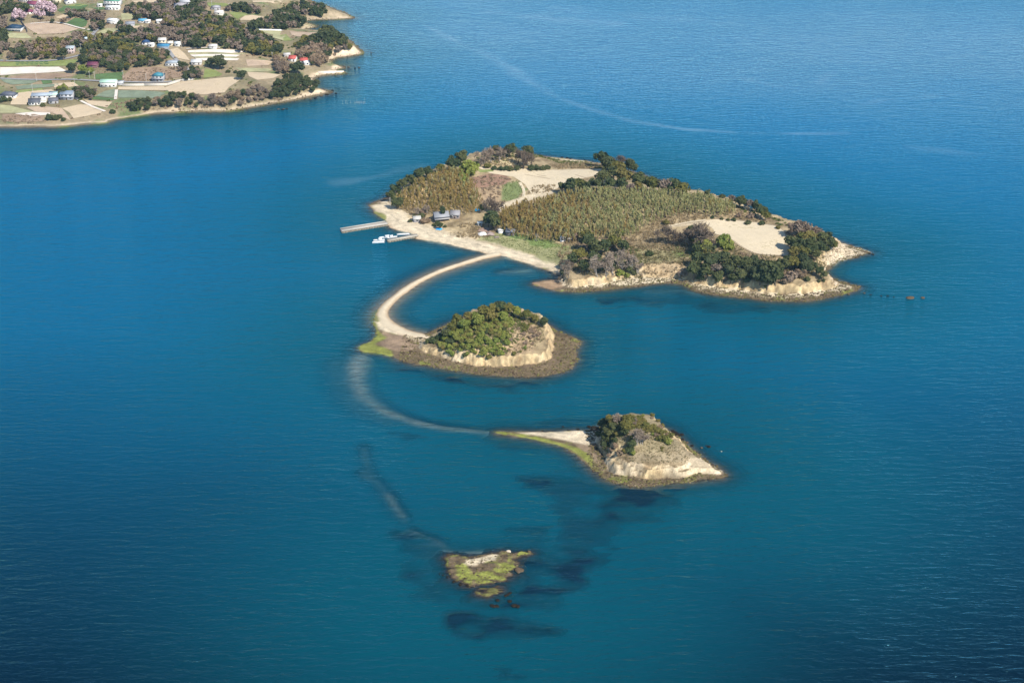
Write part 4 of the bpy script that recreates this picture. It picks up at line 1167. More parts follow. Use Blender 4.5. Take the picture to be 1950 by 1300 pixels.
spread_plants(I1, [(968,628),(1000,608),(1028,615),(1030,640),(1010,660),(980,675),(965,660)], 26, 2.6, ['brownbush', 'greenbush', 'olivebush'], [.55, .2, .25], (1.0, 2.0), 'brownish shrub on the dry right flank of the wooded islet', GI, 902)
cover('dry_grass', I1, [[(965,625),(1010,607),(1035,620),(1035,648),(1010,668),(960,682)],[(830,660),(900,676),(960,680),(900,682)]], .8, TUFTS, GRASSM, 'dry grass on the right flank of the wooded islet', 'grass', 911, .5, 1.0)
cover('undergrowth', I1, [[(812,652),(850,625),(900,598),(950,588),(1000,600),(1030,610),(1000,630),(970,670),(930,682),(860,672)]], .5, BALL, SHRUBS, 'low undergrowth between the bushes of the wooded islet', 'shrubs', 912, .6, 1.2)

# ------------------------------------------------------------------ half-bare islet
GH = 'trees on the half-bare islet'
plants(I2, [(1150,806,22,'dark'),(1158,820,24,'dark'),(1150,832,18,'dark'),(1166,798,22,'olive'),(1168,812,20,'dark'),(1152,846,16,'darkbush'),(1173,838,12,'darkbush'),(1141,825,14,'darkbush')], 'dark evergreen on the left shoulder of the half-bare islet', GH)
plants(I2, [(1178,794,22,'bare'),(1187,796,18,'bare'),(1210,797,16,'bare')], 'small leafless tree on the summit of the half-bare islet', GH)
plants(I2, [(1197,799,22,'olive'),(1194,812,24,'olive'),(1191,822,16,'dark')], 'olive evergreen at the summit of the half-bare islet', GH)
plants(I2, [(1218,806,16,'olivebush'),(1230,809,16,'olivebush'),(1242,813,16,'olivebush'),(1252,818,14,'olivebush'),(1235,816,13,'olivebush'),(1202,795,15,'olivebush'),(1214,798,15,'olivebush'),(1226,802,15,'olivebush'),(1260,822,13,'olivebush')], 'low olive bush along the back ridge of the half-bare islet', GH)
plants(I2, [(1214,826,36,'bare',.8),(1222,832,28,'bare',.7)], 'silver-grey dead bush on the face of the half-bare islet', GH)
plants(I2, [(1205,834,16,'dark'),(1203,846,18,'dark'),(1200,856,20,'darkbush'),(1206,862,14,'greenbush'),(1190,858,14,'olivebush')], 'dark green bush below the dead silver bush', GH)
plants(I2, [(1262,834,20,'olivebush'),(1270,838,16,'greenbush'),(1276,828,12,'olivebush'),(1261,852,7,'olivebush'),(1260,857,5,'olivebush')], 'single olive bush on the dry right slope of the half-bare islet', GH)
plants(I2, [(1166,856,12,'brownbush'),(1180,862,14,'brownbush'),(1160,866,10,'brownbush'),(1172,848,14,'brownbush')], 'dry brush on the lower left flank of the half-bare islet', GH)
spread_plants(I2, [(1138,832),(1148,806),(1180,796),(1205,800),(1190,815),(1170,830),(1160,852),(1150,862)], 26, 2.0, ['darkbush', 'olivebush', 'dark'], [.45, .35, .2], (1.2, 2.2), lambda kd, x, y: {'darkbush': 'dark bush', 'olivebush': 'olive bush', 'dark': 'small dark tree'}[kd] + ' in the thicket on the left shoulder of the half-bare islet', GH, 941)
spread_plants(I2, [(1200,800),(1240,808),(1272,826),(1268,832),(1235,818),(1205,810)], 16, 2.0, ['olivebush', 'brownbush'], [.7, .3], (1.0, 1.9), lambda kd, x, y: ('olive' if kd == 'olivebush' else 'brown') + ' bush along the skyline ridge of the half-bare islet', GH, 942)
r = np.random.default_rng(943)
yy, xx = np.nonzero(I2.Z > 11.8)
spots = []
for k in r.permutation(len(yy)):
    x, y = I2.X[yy[k], xx[k]], I2.Y[yy[k], xx[k]]
    if all((x - a) ** 2 + (y - b_) ** 2 > 5.2 for _, a, b_ in spots):
        spots.append((x / y, x, y))
    if len(spots) >= 28:
        break
for (u, x, y), lb in zip(spots, ordinals(spots, 'low scrub bush on the peak of the half-bare islet')):
    plant(['olivebush', 'brownbush', 'greenbush', 'olivebush'][r.integers(0, 4)], x, y, float(I2.at(x, y)), r.uniform(.9, 1.6), lb, GH)
cover('dry_grass', I2, [[(1195,850),(1230,825),(1262,825),(1300,850),(1318,868),(1305,885),(1250,885),(1200,884),(1180,870)],[(1150,840),(1180,815),(1210,815),(1200,850),(1170,870)]], 1.2, TUFTS, GRASSM, 'short greyish dry grass on the slope of the half-bare islet', 'grass', 921, .3, .7)
cover('undergrowth', I2, [[(1140,835),(1150,805),(1185,795),(1240,808),(1262,822),(1215,812),(1195,830),(1165,845),(1155,865)]], .5, BALL, SHRUBS, 'low evergreen undergrowth on the half-bare islet', 'shrubs', 931, .5, 1.1)
# ------------------------------------------------------------------ fields, roads and yards laid on the ground
def drape(name, h, poly, mat, lift=.12, step=4.0, world=False, kind='structure'):
    pts = np.array(poly, float) if world else h.poly(poly)
    b = []
    for i in range(len(pts)):
        a, c = pts[i], pts[(i + 1) % len(pts)]
        m = max(1, int(np.hypot(*(c - a)) / step))
        b += [a + (c - a) * k / m for k in range(m)]
    b = np.array(b)
    lo, hi = b.min(0), b.max(0)
    gx, gy = np.meshgrid(np.arange(lo[0] + 1, hi[0], step), np.arange(lo[1] + 1, hi[1], step))
    g = np.column_stack([gx.ravel(), gy.ravel()])
    if len(g):
        g = g[sdist(g[:, 0], g[:, 1], b) > step * .4]
    allp = np.concatenate([b, g]) if len(g) else b
    r = delaunay_2d_cdt([Vector(p) for p in allp], [], [list(range(len(b)))], 1, 1e-4)
    vs, fs = np.array([tuple(v) for v in r[0]]), [list(f) for f in r[2]]
    z = h.at(vs[:, 0], vs[:, 1])
    tri = np.array([f for f in fs if len(f) == 3])
    top = np.column_stack([vs, z + lift])
    me = mesh_np(name, top, tri, mat, True)
    o = link(name, me)
    return tag(o, kind=kind)
def ribbon(name, h, line, width, mat, lift=.16, kind='structure'):
    c = np.array([h.hit(*p)[:2] for p in line])
    c, _ = open_round(c, np.zeros((len(c), 1)))
    q = [c[0]]
    for a, b in zip(c[:-1], c[1:]):
        m = max(1, int(np.hypot(*(b - a)) / 4))
        q += [a + (b - a) * (k + 1) / m for k in range(m)]
    q = np.array(q)
    t = unit(np.gradient(q, axis=0))
    nrm = np.column_stack([-t[:, 1], t[:, 0]]) * width / 2
    Lp, Rp = q + nrm, q - nrm
    z = np.maximum.reduce([h.at(q[:, 0], q[:, 1]), h.at(Lp[:, 0], Lp[:, 1]), h.at(Rp[:, 0], Rp[:, 1])]) + lift
    n_ = len(q)
    V = np.concatenate([np.column_stack([Lp, z]), np.column_stack([Rp, z])])
    i = np.arange(n_ - 1)
    me = mesh_np(name, V, np.stack([n_ + i, n_ + i + 1, i + 1, i], 1), mat, True)
    return tag(link(name, me), kind=kind)
F_TAN = field_mat('field_soil_tan', (.53, .42, .285), 0.5, 0.06, 0.12, 0.5)
F_PALE = field_mat('field_soil_pale', (.57, .475, .33), 1.2, 0.06, 0.12, 0.5)
F_PINK = field_mat('field_soil_warm', (.46, .345, .245), 0.1, 0.06, 0.25, 0.5)
F_WHITE = field_mat('field_soil_bleached', (.66, .59, .51), 1.5, 0.06, 0.12, 0.0)
F_GREEN = field_mat('field_crop_green', (.095, .155, .06), 0.3, 0.06, 0.25, 0.0)
F_LIME = field_mat('field_grass_light', (.22, .25, .085), 0.9, 0.06, 0.25, 0.0)
F_OLIVE = field_mat('field_crop_straw', (.36, .345, .19), 0.2, 0.06, 0.25, 0.0)
F_GREY = field_mat('field_crop_greygreen', (.19, .225, .155), 1.45, 0.15, 0.25, 0.0)
F_BROWN = field_mat('field_stubble_brown', (.29, .205, .14), 0.7, 0.06, 0.25, 0.0)
ASPH = plain('road_asphalt', (.28, .275, .275), .9, .12, .3)
CONC = plain('concrete', (.42, .39, .34), .85, .12, .5)
STONE = plain('stone_wall', (.27, .225, .165), .9, .3, .9)

# on the main island
drape('field', MI, [(1337,421),(1360,418),(1400,420),(1440,424),(1480,431),(1492,440),(1498,456),(1505,478),(1500,487),(1465,488),(1440,484),(1420,474),(1400,460),(1385,451),(1362,446),(1358,436)], F_PALE)
drape('field', MI, [(905,318),(960,322),(1060,324),(1146,322),(1140,334),(1110,340),(1085,350),(1055,362),(1012,370),(1000,352),(978,337),(932,330)], F_PALE)
drape('field', MI, [(914,312),(940,302),(960,295),(985,302),(998,309),(985,316),(930,317)], field_mat('field_soil_yellow', (.56, .46, .27), .8, .05, .14, .4))
drape('grass_strip', MI, [(908,324),(938,323),(940,327),(915,329)], F_LIME, .2)
ribbon('path', MI, [(940,404),(962,392),(985,384),(998,376),(998,362),(990,348)], 2.6, F_PALE)
ribbon('path', MI, [(1278,431),(1310,424),(1345,420)], 3.0, F_PALE)

F_TRACK = field_mat('field_track', (.36, .28, .185), .3, .1, .25)
for ln in ([(1000,333),(1030,338),(1048,341)], [(1095,333),(1118,340),(1126,342)], [(1022,333),(1040,336)]):
    ribbon('furrow', MI, ln, .9, F_TRACK, .22)
ribbon('field_edge', MI, [(1382,451),(1400,462),(1420,476),(1444,486),(1500,488)], 1.6, F_TRACK, .22)
ribbon('field_edge', MI, [(1360,417),(1400,419),(1440,423),(1480,430),(1494,441),(1499,456),(1506,478)], 1.0, F_TRACK, .22)
# on the mainland
FIELD_POLYS = []
for mat, poly in [
    (F_PINK, [(44,47),(62,44),(95,45),(125,48),(150,56),(122,64),(72,66),(58,58),(50,52)]),
    (F_GREEN, [(124,46),(134,40),(142,35),(160,36),(167,42),(164,50),(155,53),(135,49)]),
    (F_GREEN, [(110,20),(122,12),(150,9),(168,11),(160,17),(140,21),(113,23)]), (F_LIME, [(120,12),(150,8),(168,10),(150,13)]), (F_GREEN, [(174,16),(195,14),(205,18),(190,20)]),
    (F_WHITE, [(0,129),(60,128),(112,128),(128,136),(90,139),(40,141),(0,144)]), (F_LIME, [(0,119),(60,117),(140,114),(150,117),(130,126),(60,126),(0,127)]), (F_GREEN, [(30,117),(92,115),(95,123),(30,125)]),
    (F_TAN, [(118,207),(150,200),(172,200),(197,210),(192,216),(165,222),(140,226),(132,215)]), (F_TAN, [(30,178),(70,173),(98,171),(108,177),(80,188),(58,200),(20,200),(22,190)]),
    (F_GREY, [(186,181),(200,174),(219,170),(219,187),(183,184)]), (F_GREY, [(225,173),(260,173),(300,175),(316,178),(300,188),(225,187)]), (F_GREEN, [(168,188),(180,184),(218,188),(216,192),(178,190)]),
    (F_TAN, [(226,166),(312,165),(318,173),(260,172),(224,171)]), (F_TAN, [(312,168),(345,156),(400,151),(440,147),(462,149),(450,158),(436,167),(428,177),(390,181),(345,180),(322,175)]),
    (F_TAN, [(471,138),(500,139),(535,143),(520,150),(490,153),(474,146)]), (F_WHITE, [(358,97),(450,96),(470,100),(440,102),(358,101)]), (F_OLIVE, [(360,101.8),(440,102.8),(475,102),(455,105),(362,104.5)]), (F_WHITE, [(362,105),(458,105.5),(450,109),(368,108.6)]), (F_OLIVE, [(368,109),(452,109.4),(448,111.4),(372,111)]), (F_WHITE, [(372,111.6),(456,112),(452,116),(376,116)]),
    (F_PINK, [(468,114),(505,115),(519,118),(512,125),(472,127)]), (F_LIME, [(390,131),(410,134),(424,142),(418,146),(387,149)]), (F_TAN, [(455,39),(466,31),(480,29),(502,33),(498,40)]),
    (F_LIME, [(436,24),(460,25),(472,29),(460,33),(453,38),(446,34)]), (F_PINK, [(551,60),(608,62),(604,72),(575,71),(556,68)]), (F_OLIVE, [(490,57),(536,60),(532,68),(512,66)]),
    (F_OLIVE, [(184,63),(205,54),(232,56),(226,63),(190,68)]), (F_TAN, [(324,95),(338,92),(352,103),(362,116),(340,112),(328,106)]), (F_GREEN, [(182,142),(235,138),(232,152),(182,152)]),
    (F_TAN, [(105,34),(122,28),(141,32),(122,38)]), (F_OLIVE, [(0,200),(20,202),(50,210),(66,214),(30,216),(0,216)]), (F_WHITE, [(28,217),(60,214),(95,215),(96,219),(60,222)]), (F_TAN, [(160,191),(196,194),(214,195),(204,206),(172,200)]),
    (F_PINK, [(50,205),(80,203),(118,207),(130,222),(134,230),(100,216),(66,213)]), (F_BROWN, [(20,146),(70,141),(130,140),(140,146),(80,152),(24,152)]), (F_GREY, [(28,165),(60,162),(115,160),(100,166),(34,171)]), (F_LIME, [(30,173),(80,169),(82,172),(30,178)]),
    (F_GREY, [(0,150),(40,152),(78,153),(60,160),(22,162),(8,157)]), (F_OLIVE, [(12,63),(50,64),(62,74),(16,73)]), (F_GREEN, [(78,153),(98,153),(100,159),(82,161)]), (F_TAN, [(100,160),(140,157),(150,164),(130,167),(104,168)]),
    (F_OLIVE, [(230,27),(256,25),(258,36),(232,39)]), (F_TAN, [(250,2),(310,0),(305,5),(258,6)]), (F_TAN, [(310,5),(325,9),(320,12),(308,9)]), (F_TAN, [(172,97),(205,101),(200,104),(176,103)]), (F_TAN, [(250,51),(275,48),(270,53),(250,55)]),
    (F_LIME, [(390,5),(430,7),(440,13),(400,14)]), (F_OLIVE, [(448,130),(520,132),(510,137),(462,138)]), (F_BROWN, [(232,148),(250,130),(300,128),(340,136),(360,146),(300,152),(240,158)]), (F_TAN, [(430,13),(450,8),(456,13),(440,18)]),
    (F_OLIVE, [(520,63),(548,70),(540,78),(520,72)]), (F_TAN, [(480,2),(540,3),(530,7),(482,5)]), (F_LIME, [(533,68),(545,66),(556,78),(540,79)]), (F_BROWN, [(5,218),(60,217),(84,222),(80,232),(20,233),(4,230)])]:
    drape('field', ML, poly, mat, .3, 5.0)
    FIELD_POLYS.append(ML.poly(poly))
ribbon('road', ML, [(0,116),(60,117),(110,116),(150,107),(178,98),(172,80),(178,62),(200,46)], 4.5, ASPH, .5)
ribbon('road', ML, [(0,150),(40,152),(90,153),(140,152),(175,155),(235,157),(300,158),(330,156),(360,152),(372,143),(352,128),(330,110),(318,92),(300,90)], 4.0, ASPH, .5)
ribbon('road', ML, [(140,186),(160,196),(185,208),(200,213)], 3.0, F_WHITE, .5)
ribbon('road', ML, [(222,172),(220,190)], 3.0, F_WHITE, .5)
ribbon('road', ML, [(58,46),(90,43),(118,44),(150,54),(172,58)], 3.0, F_WHITE, .5)
ribbon('road', ML, [(355,94),(380,93),(420,92)], 3.0, F_WHITE, .5)
ribbon('road', ML, [(485,58),(540,59)], 3.0, F_WHITE, .5)

# ------------------------------------------------------------------ buildings
def boxes(bs):
    Vs, Fs = [], []
    for k, (x0, x1, y0, y1, z0, z1) in enumerate(bs):
        Vs.append(np.array([[x0,y0,z0],[x1,y0,z0],[x1,y1,z0],[x0,y1,z0],[x0,y0,z1],[x1,y0,z1],[x1,y1,z1],[x0,y1,z1]], float))
        Fs.append(np.array([[0,3,2,1],[4,5,6,7],[0,1,5,4],[1,2,6,5],[2,3,7,6],[3,0,4,7]]) + 8 * k)
    return np.concatenate(Vs), np.concatenate(Fs)
def box_part(name, bs, mat, parent):
    V, F = boxes(bs)
    return link(name, mesh_np(name, V, F, mat), parent)
MATS = {}
def cmat(rgb, rough=.75, var=.10):
    k = (rgb, rough)
    if k not in MATS:
        MATS[k] = plain('paint_%02d' % len(MATS), rgb, rough, var, .9)
    return MATS[k]
GLASS = plain('window_glass', (.03, .04, .05), .15, .1, 1, .6)
FRAME = cmat((.55, .55, .53))
def roof_part(parent, w, d, z, kind, mat, rise, over=.5, along='x', name='roof'):
    x, y = w / 2 + over, d / 2 + over
    t = .22
    if kind == 'flat':
        o = box_part(name, [(-x, x, -y, y, z, z + .35)], mat, parent)
        return o
    if kind == 'shed':
        V = [(-x,-y,z),(x,-y,z),(x,y,z+rise),(-x,y,z+rise)]
        V = V + [(a, b, c + t) for a, b, c in V]
        F = [[0,3,2,1],[4,5,6,7],[0,1,5,4],[1,2,6,5],[2,3,7,6],[3,0,4,7]]
        return link(name, mesh_np(name, V, np.array(F), mat), parent)
    if kind == 'gable':
        if along == 'x':
            V = [(-x,-y,z),(x,-y,z),(x,0,z+rise),(-x,0,z+rise),(x,y,z),(-x,y,z)]
        else:
            V = [(-y_, 0, 0) for y_ in ()]
            V = [(x,-y,z),(x,y,z),(0,y,z+rise),(0,-y,z+rise),(-x,y,z),(-x,-y,z)]
        V = V + [(a, b, c + t) for a, b, c in V]
        F = [[6,7,8,9],[9,8,10,11],[1,0,3,2],[2,3,5,4],[0,1,7,6],[4,5,11,10],[1,2,8,7],[2,4,10,8],[3,0,6,9],[5,3,9,11]]
        o = link(name, mesh_np(name, V, np.array(F), mat), parent)
    else:
        rx = max(x - y, .3) if x > y else .2
        V = [(-x,-y,z),(x,-y,z),(x,y,z),(-x,y,z),(-rx,0,z+rise),(rx,0,z+rise)]
        F = [np.array([[0,1,5,4],[2,3,4,5],[3,2,1,0]]), np.array([[1,2,5],[3,0,4]])]
        o = link(name, mesh_np(name, V, F, mat), parent)
    if along == 'x':
        rl = (x if kind == 'gable' else max(x - y, .3) if x > y else .2)
        box_part('ridge', [(-rl, rl, -.18, .18, z + rise + t - .06, z + rise + t + .16)], mat, o)
    return o
HOUSES = []
ML_FIELDS = FIELD_POLYS
def house(h, px, py, wpx, label, wall=(.75,.73,.68), roof=(.12,.13,.16), depth=8.0, wh=3.0, rkind='gable', rise=2.0, rot=0.0, along='x', name='house', win=3, floors=1, porch=False, cat='house', group=None, lower=None):
    x, y, z = h.hit(px, py)
    w = wpx / pxm((x, y), z)
    cx, cy = x + math.sin(rot) * -depth / 2, y + math.cos(rot) * depth / 2
    zz = float(h.at(cx, cy))
    z = max(z, zz)
    H = wh * floors
    HOUSES.append((cx, cy, w))
    root = link(name, None, None, (cx, cy, z), rot)
    tag(root, label, cat, group)
    wm, rm = cmat(wall), cmat(roof, .55)
    W, D = w / 2, depth / 2
    wo = box_part('wall', [(-W, W, -D, D, -2.0, H)], wm, root)
    if rkind == 'gable':       # triangular wall under the roof
        if along == 'x':
            V = [(-W,-D,H),(-W,D,H),(-W,0,H+rise*.94),(W,-D,H),(W,D,H),(W,0,H+rise*.94)]
        else:
            V = [(-W,-D,H),(W,-D,H),(0,-D,H+rise*.94),(-W,D,H),(W,D,H),(0,D,H+rise*.94)]
        link('gable', mesh_np('gable', V, [np.array([[0,2,1],[3,4,5]]), np.array([[0,3,5,2],[2,5,4,1]])], wm), root)
    roof_part(root, w, depth, H, rkind, rm, rise, .5, along)
    if floors > 1 and lower is not None:
        box_part('lower_roof', [(-W - .9, W + .9, -D - 1.1, -D - .003, wh - .15, wh + .1)], cmat(lower, .55), root)
    for f in range(floors):
        for i in range(win):
            u = -W + w * (i + .5) / win
            hw = min(.85, w / win * .33)
            if f == 0 and i == win // 2 and win > 1:
                box_part('door', [(u - hw * .8, u + hw * .8, -D - .06, -D + .02, .05, 2.1)], cmat((.12, .09, .07)), root)
                continue
            wi = box_part('window', [(u - hw, u + hw, -D - .05, -D + .02, f * wh + 1.0, f * wh + 2.2)], GLASS, root)
            box_part('frame', [(u - hw - .1, u + hw + .1, -D - .04, -D + .01, f * wh + 2.2, f * wh + 2.32), (u - hw - .1, u + hw + .1, -D - .08, -D + .01, f * wh + .88, f * wh + 1.0)], FRAME, wi)
    if porch:
        box_part('veranda_roof', [(-W - .6, W + .6, -D - 2.6, -D - .003, wh * .72, wh * .72 + .18)], cmat(lower or roof, .6), root)
        for sx in (-1, -.33, .33, 1):
            box_part('veranda_post', [(sx * W - .07, sx * W + .07, -D - 2.5, -D - 2.36, -.4, wh * .72)], cmat((.14, .10, .07)), root)
    return root
WHITE, CREAM, GREYW = (.62,.61,.58), (.58,.51,.39), (.36,.36,.37)
NAVY, GTILE, DTILE, TEAL, MAROON, RED, BLUE, MINT, TIN = (.025,.055,.10), (.26,.28,.32), (.09,.095,.11), (.06,.22,.28), (.15,.045,.075), (.45,.10,.08), (.06,.38,.72), (.42,.62,.48), (.55,.55,.55)
house(ML, 25, 60, 28, 'white building with dark navy roof and white roof box left of the tan field', WHITE, NAVY, 12, 3.2, 'hip', 3.0, R(-4), win=5, porch=True, lower=WHITE)
house(ML, 206, 167, 28, 'white hall with pale mint roof beside the coast road', WHITE, MINT, 10, 5.0, 'gable', 1.6, 0, win=4, name='hall', cat='building')
house(ML, 229, 163, 9, 'small open shed with grey roof right of the white hall', GREYW, TIN, 6, 2.4, 'shed', .5, 0, win=0, name='shed', cat='shed')
house(ML, 300, 156, 20, 'grey two-storey house with teal roof and white gable', GREYW, TEAL, 9, 3.0, 'hip', 2.6, R(-6), win=3, floors=2, lower=(.25,.25,.28))
house(ML, 127, 191, 22, 'two-storey grey house with blue-grey tile roof above the shore fields', (.40,.40,.42), (.20,.24,.30), 9, 2.9, 'gable', 2.2, 0, win=3, floors=2, lower=(.3,.33,.38))
house(ML, 118, 190, 8, 'dark lean-to joined to the two-storey grey house', (.16,.16,.19), (.13,.14,.17), 5, 2.6, 'shed', .5, 0, win=0, name='lean_to', cat='shed')
house(ML, 80, 188, 36, 'long low shed with blue-grey roof in the shore farmyard', (.5,.5,.5), (.34,.39,.45), 9, 2.6, 'gable', 1.6, R(5), win=4, name='long_shed', cat='shed')
house(ML, 103, 187, 20, 'barn with pale green sheet roof in the shore farmyard', (.55,.55,.52), (.50,.64,.56), 9, 3.0, 'shed', 1.0, R(5), win=2, name='barn', cat='barn')
house(ML, 66, 201, 20, 'old farmhouse with dark tiles and white gables in the shore farmyard', WHITE, DTILE, 8, 2.8, 'gable', 2.8, R(8), win=4)
house(ML, 80, 196, 14, 'white tin storehouse behind the dark-tiled farmhouse', (.7,.68,.63), (.62,.60,.56), 7, 2.4, 'gable', 1.2, R(6), win=0, name='storehouse', cat='shed')
house(ML, 102, 198, 16, 'dark grey small house at the right of the shore farmyard', (.34,.33,.33), (.12,.12,.14), 8, 2.8, 'gable', 2.0, R(12), win=2)
house(ML, 14, 188, 28, 'dark-tiled house behind a long hedge at the left edge', WHITE, (.11,.12,.15), 9, 3.0, 'hip', 2.8, R(-3), win=4)
house(ML, 175, 130, 18, 'maroon-roofed hut in front of the dark wood', (.16,.09,.09), MAROON, 9, 2.6, 'gable', 2.4, R(-8), win=1, name='hut', cat='hut')
house(ML, 134, 103, 14, 'two-storey grey-roofed house with pinkish lower wall', (.50,.40,.38), (.36,.40,.42), 8, 2.9, 'gable', 1.6, 0, win=3, floors=2)
house(ML, 328, 127, 24, 'white house with blue-grey roof on the inner slope', WHITE, (.34,.38,.42), 9, 3.2, 'hip', 1.8, R(4), win=4)
house(ML, 212, 47, 17, 'white box-like house beside the upper road', WHITE, (.72,.73,.72), 9, 4.4, 'gable', 1.2, R(-20), win=2)
house(ML, 248, 51, 15, 'weathered grey shed behind the white box-like house', GREYW, (.27,.28,.31), 8, 3.0, 'gable', 1.6, R(8), win=1, name='shed', cat='shed')
house(ML, 271, 44, 14, 'low shed with bright blue sheet roof under the dark wood', (.6,.58,.55), (.12,.36,.52), 7, 2.4, 'gable', 1.4, R(-5), win=1, name='shed', cat='shed')
house(ML, 281, 45, 9, 'small white shed right of the bright blue roof', WHITE, (.75,.72,.68), 6, 2.4, 'gable', 1.0, 0, win=1, name='shed', cat='shed')
house(ML, 304, 45, 10, 'lone white shed at the foot of the dark wood', WHITE, (.75,.75,.74), 6, 2.6, 'gable', 1.2, R(15), win=1, name='shed', cat='shed')
house(ML, 213, 13, 28, 'large house with green roof and white walls at the top', WHITE, (.10,.32,.22), 12, 3.2, 'hip', 2.4, R(-4), win=5, floors=2, lower=WHITE)
house(ML, 214, 20, 24, 'white annexe in front of the large green-roofed house', WHITE, (.68,.68,.64), 8, 3.0, 'gable', 1.4, R(-6), win=4, name='annexe')
house(ML, 278, 86, 14, 'house with navy roof in the middle hamlet', (.6,.6,.6), (.03,.07,.16), 8, 2.8, 'hip', 2.4, R(10), win=2, group='middle hamlet')
house(ML, 287, 90, 10, 'tiny white-roofed hut in front of the navy roof', WHITE, WHITE, 6, 2.6, 'gable', 1.4, R(-10), win=1, name='hut', group='middle hamlet', cat='hut')
house(ML, 309, 87, 13, 'cream two-storey house in the middle hamlet', CREAM, (.60,.58,.52), 8, 2.8, 'gable', 1.6, 0, win=2, floors=2, group='middle hamlet')
house(ML, 310, 92, 20, 'long blue sheet roof in front of the cream two-storey house', (.2,.3,.4), (.05,.22,.38), 7, 2.2, 'shed', .9, R(-6), win=0, name='shed', group='middle hamlet', cat='shed')
house(ML, 325, 88, 9, 'small cream hut right of the long blue roof', CREAM, (.66,.60,.50), 6, 2.8, 'gable', 1.6, R(12), win=1, name='hut', group='middle hamlet', cat='hut')
house(ML, 337, 89, 10, 'small white hut with grey roof at the hamlet end', WHITE, (.60,.62,.62), 6, 2.8, 'gable', 1.6, R(-12), win=1, name='hut', group='middle hamlet', cat='hut')
house(ML, 344, 16, 24, 'big grey-roofed house among trees near the top', (.5,.48,.48), (.33,.31,.33), 12, 3.0, 'hip', 2.4, R(8), win=4)
house(ML, 352, 9, 18, 'white-walled house behind the big grey roof', WHITE, (.45,.45,.47), 8, 3.0, 'gable', 1.6, R(-8), win=3)
house(ML, 46, 5, 20, 'white long building with window row at the top left', WHITE, (.74,.74,.74), 9, 4.2, 'flat', .3, R(-8), win=6, name='long_building', cat='building')
house(ML, 60, 14, 22, 'white house with plum-coloured roof above the cherry trees', WHITE, (.22,.06,.10), 9, 3.2, 'gable', 2.6, R(-25), win=2)
house(ML, 54, 28, 18, 'low plum-roofed house between the cherry trees', (.72,.66,.6), (.20,.05,.10), 8, 2.8, 'hip', 2.4, R(6), win=3)
house(ML, 108, 6, 14, 'cream tall building at the top beside the green field', (.66,.60,.42), (.60,.56,.44), 8, 5.6, 'flat', .3, 0, win=2, name='tall_building', cat='building')
house(ML, 136, 8, 18, 'house with slate roof and white gables at the top', WHITE, (.16,.17,.22), 10, 3.0, 'gable', 3.0, R(30), win=2, along='y')
house(ML, 556, 118, 13, 'red-roofed white cottage nearest the wood by the cove', WHITE, RED, 8, 3.0, 'gable', 2.4, R(-8), win=2, group='red-roofed cottages')
house(ML, 579, 121, 13, 'red-roofed white cottage nearest the sea by the cove', WHITE, RED, 7, 2.8, 'gable', 2.0, R(10), win=2, group='red-roofed cottages')
house(ML, 586, 125, 11, 'plain white hut in front of the red-roofed cottages', WHITE, (.76,.76,.75), 6, 2.8, 'gable', 1.2, R(18), win=1, name='hut', cat='hut')
house(ML, 547, 110, 11, 'grey weathered shed behind the red-roofed cottages', (.5,.47,.44), (.5,.48,.46), 6, 2.6, 'gable', 1.2, R(10), win=0, name='shed', cat='shed')
house(ML, 374, 125, 18, 'house with pale grey roof left of the round dark trees', (.5,.48,.46), (.56,.56,.55), 9, 2.8, 'gable', 2.0, R(4), win=2)
house(ML, 405, 94, 14, 'pale-roofed shed tucked under the wood above the striped fields', (.6,.58,.55), (.64,.60,.55), 7, 2.4, 'gable', 1.4, R(-5), win=1, name='shed', cat='shed')
house(ML, 416, 29, 15, 'pale tin-roofed shed on the wood’s edge'.replace('’', "'"), (.6,.57,.52), (.68,.63,.58), 8, 2.6, 'gable', 1.8, R(-8), win=1, name='shed', cat='shed')
house(ML, 411, 20, 16, 'grey-roofed house behind the pale tin shed', GREYW, (.36,.34,.36), 9, 3.0, 'hip', 1.8, R(6), win=2)
house(ML, 167, 78, 8, 'tiny light blue shed beside the steep road', (.55,.62,.68), (.55,.65,.72), 5, 2.4, 'gable', 1.0, R(20), win=1, name='shed', cat='shed')
house(ML, 190, 14, 8, 'tiny white kiosk in the green field at the top', WHITE, WHITE, 5, 2.4, 'gable', .8, 0, win=1, name='kiosk', cat='hut')
# houses on the main island
house(MI, 842, 421.5, 27, 'grey-tiled farmhouse with dark gable and veranda behind the beach', (.09,.09,.12), (.27,.275,.29), 8.5, 3.2, 'gable', 3.0, R(14), win=4, porch=True, lower=(.42,.40,.37))
house(MI, 866, 417, 17, 'low grey-roofed wing right of the farmhouse', (.25,.21,.20), (.27,.26,.265), 8, 3.0, 'gable', 2.4, R(-6), win=3)
house(MI, 795, 423.5, 13, 'small shed with pale tin roof left of the farmhouse', (.32,.30,.30), (.46,.44,.40), 6.5, 2.6, 'gable', 1.4, R(14), win=1, name='shed', cat='shed')
house(MI, 914, 430.5, 8, 'tiny white hut on the dry ground above the reeds', WHITE, (.62,.60,.55), 3.5, 2.2, 'gable', .8, 0, win=1, name='hut', cat='hut')
house(MI, 971, 449.5, 16, 'dark old shed at the left end of the meadow', (.12,.11,.12), (.14,.15,.17), 6, 2.6, 'gable', 1.8, R(-12), win=2, name='shed', cat='shed')
house(MI, 954, 445, 9, 'white box shed beside the dark old shed', WHITE, (.74,.72,.68), 4, 2.4, 'flat', .2, R(8), win=0, name='box_shed', cat='shed')
house(MI, 1072, 460.5, 9, 'little white hut at the right end of the meadow', (.6,.6,.62), (.30,.31,.34), 4, 2.4, 'gable', 1.0, R(10), win=1, name='hut', cat='hut')
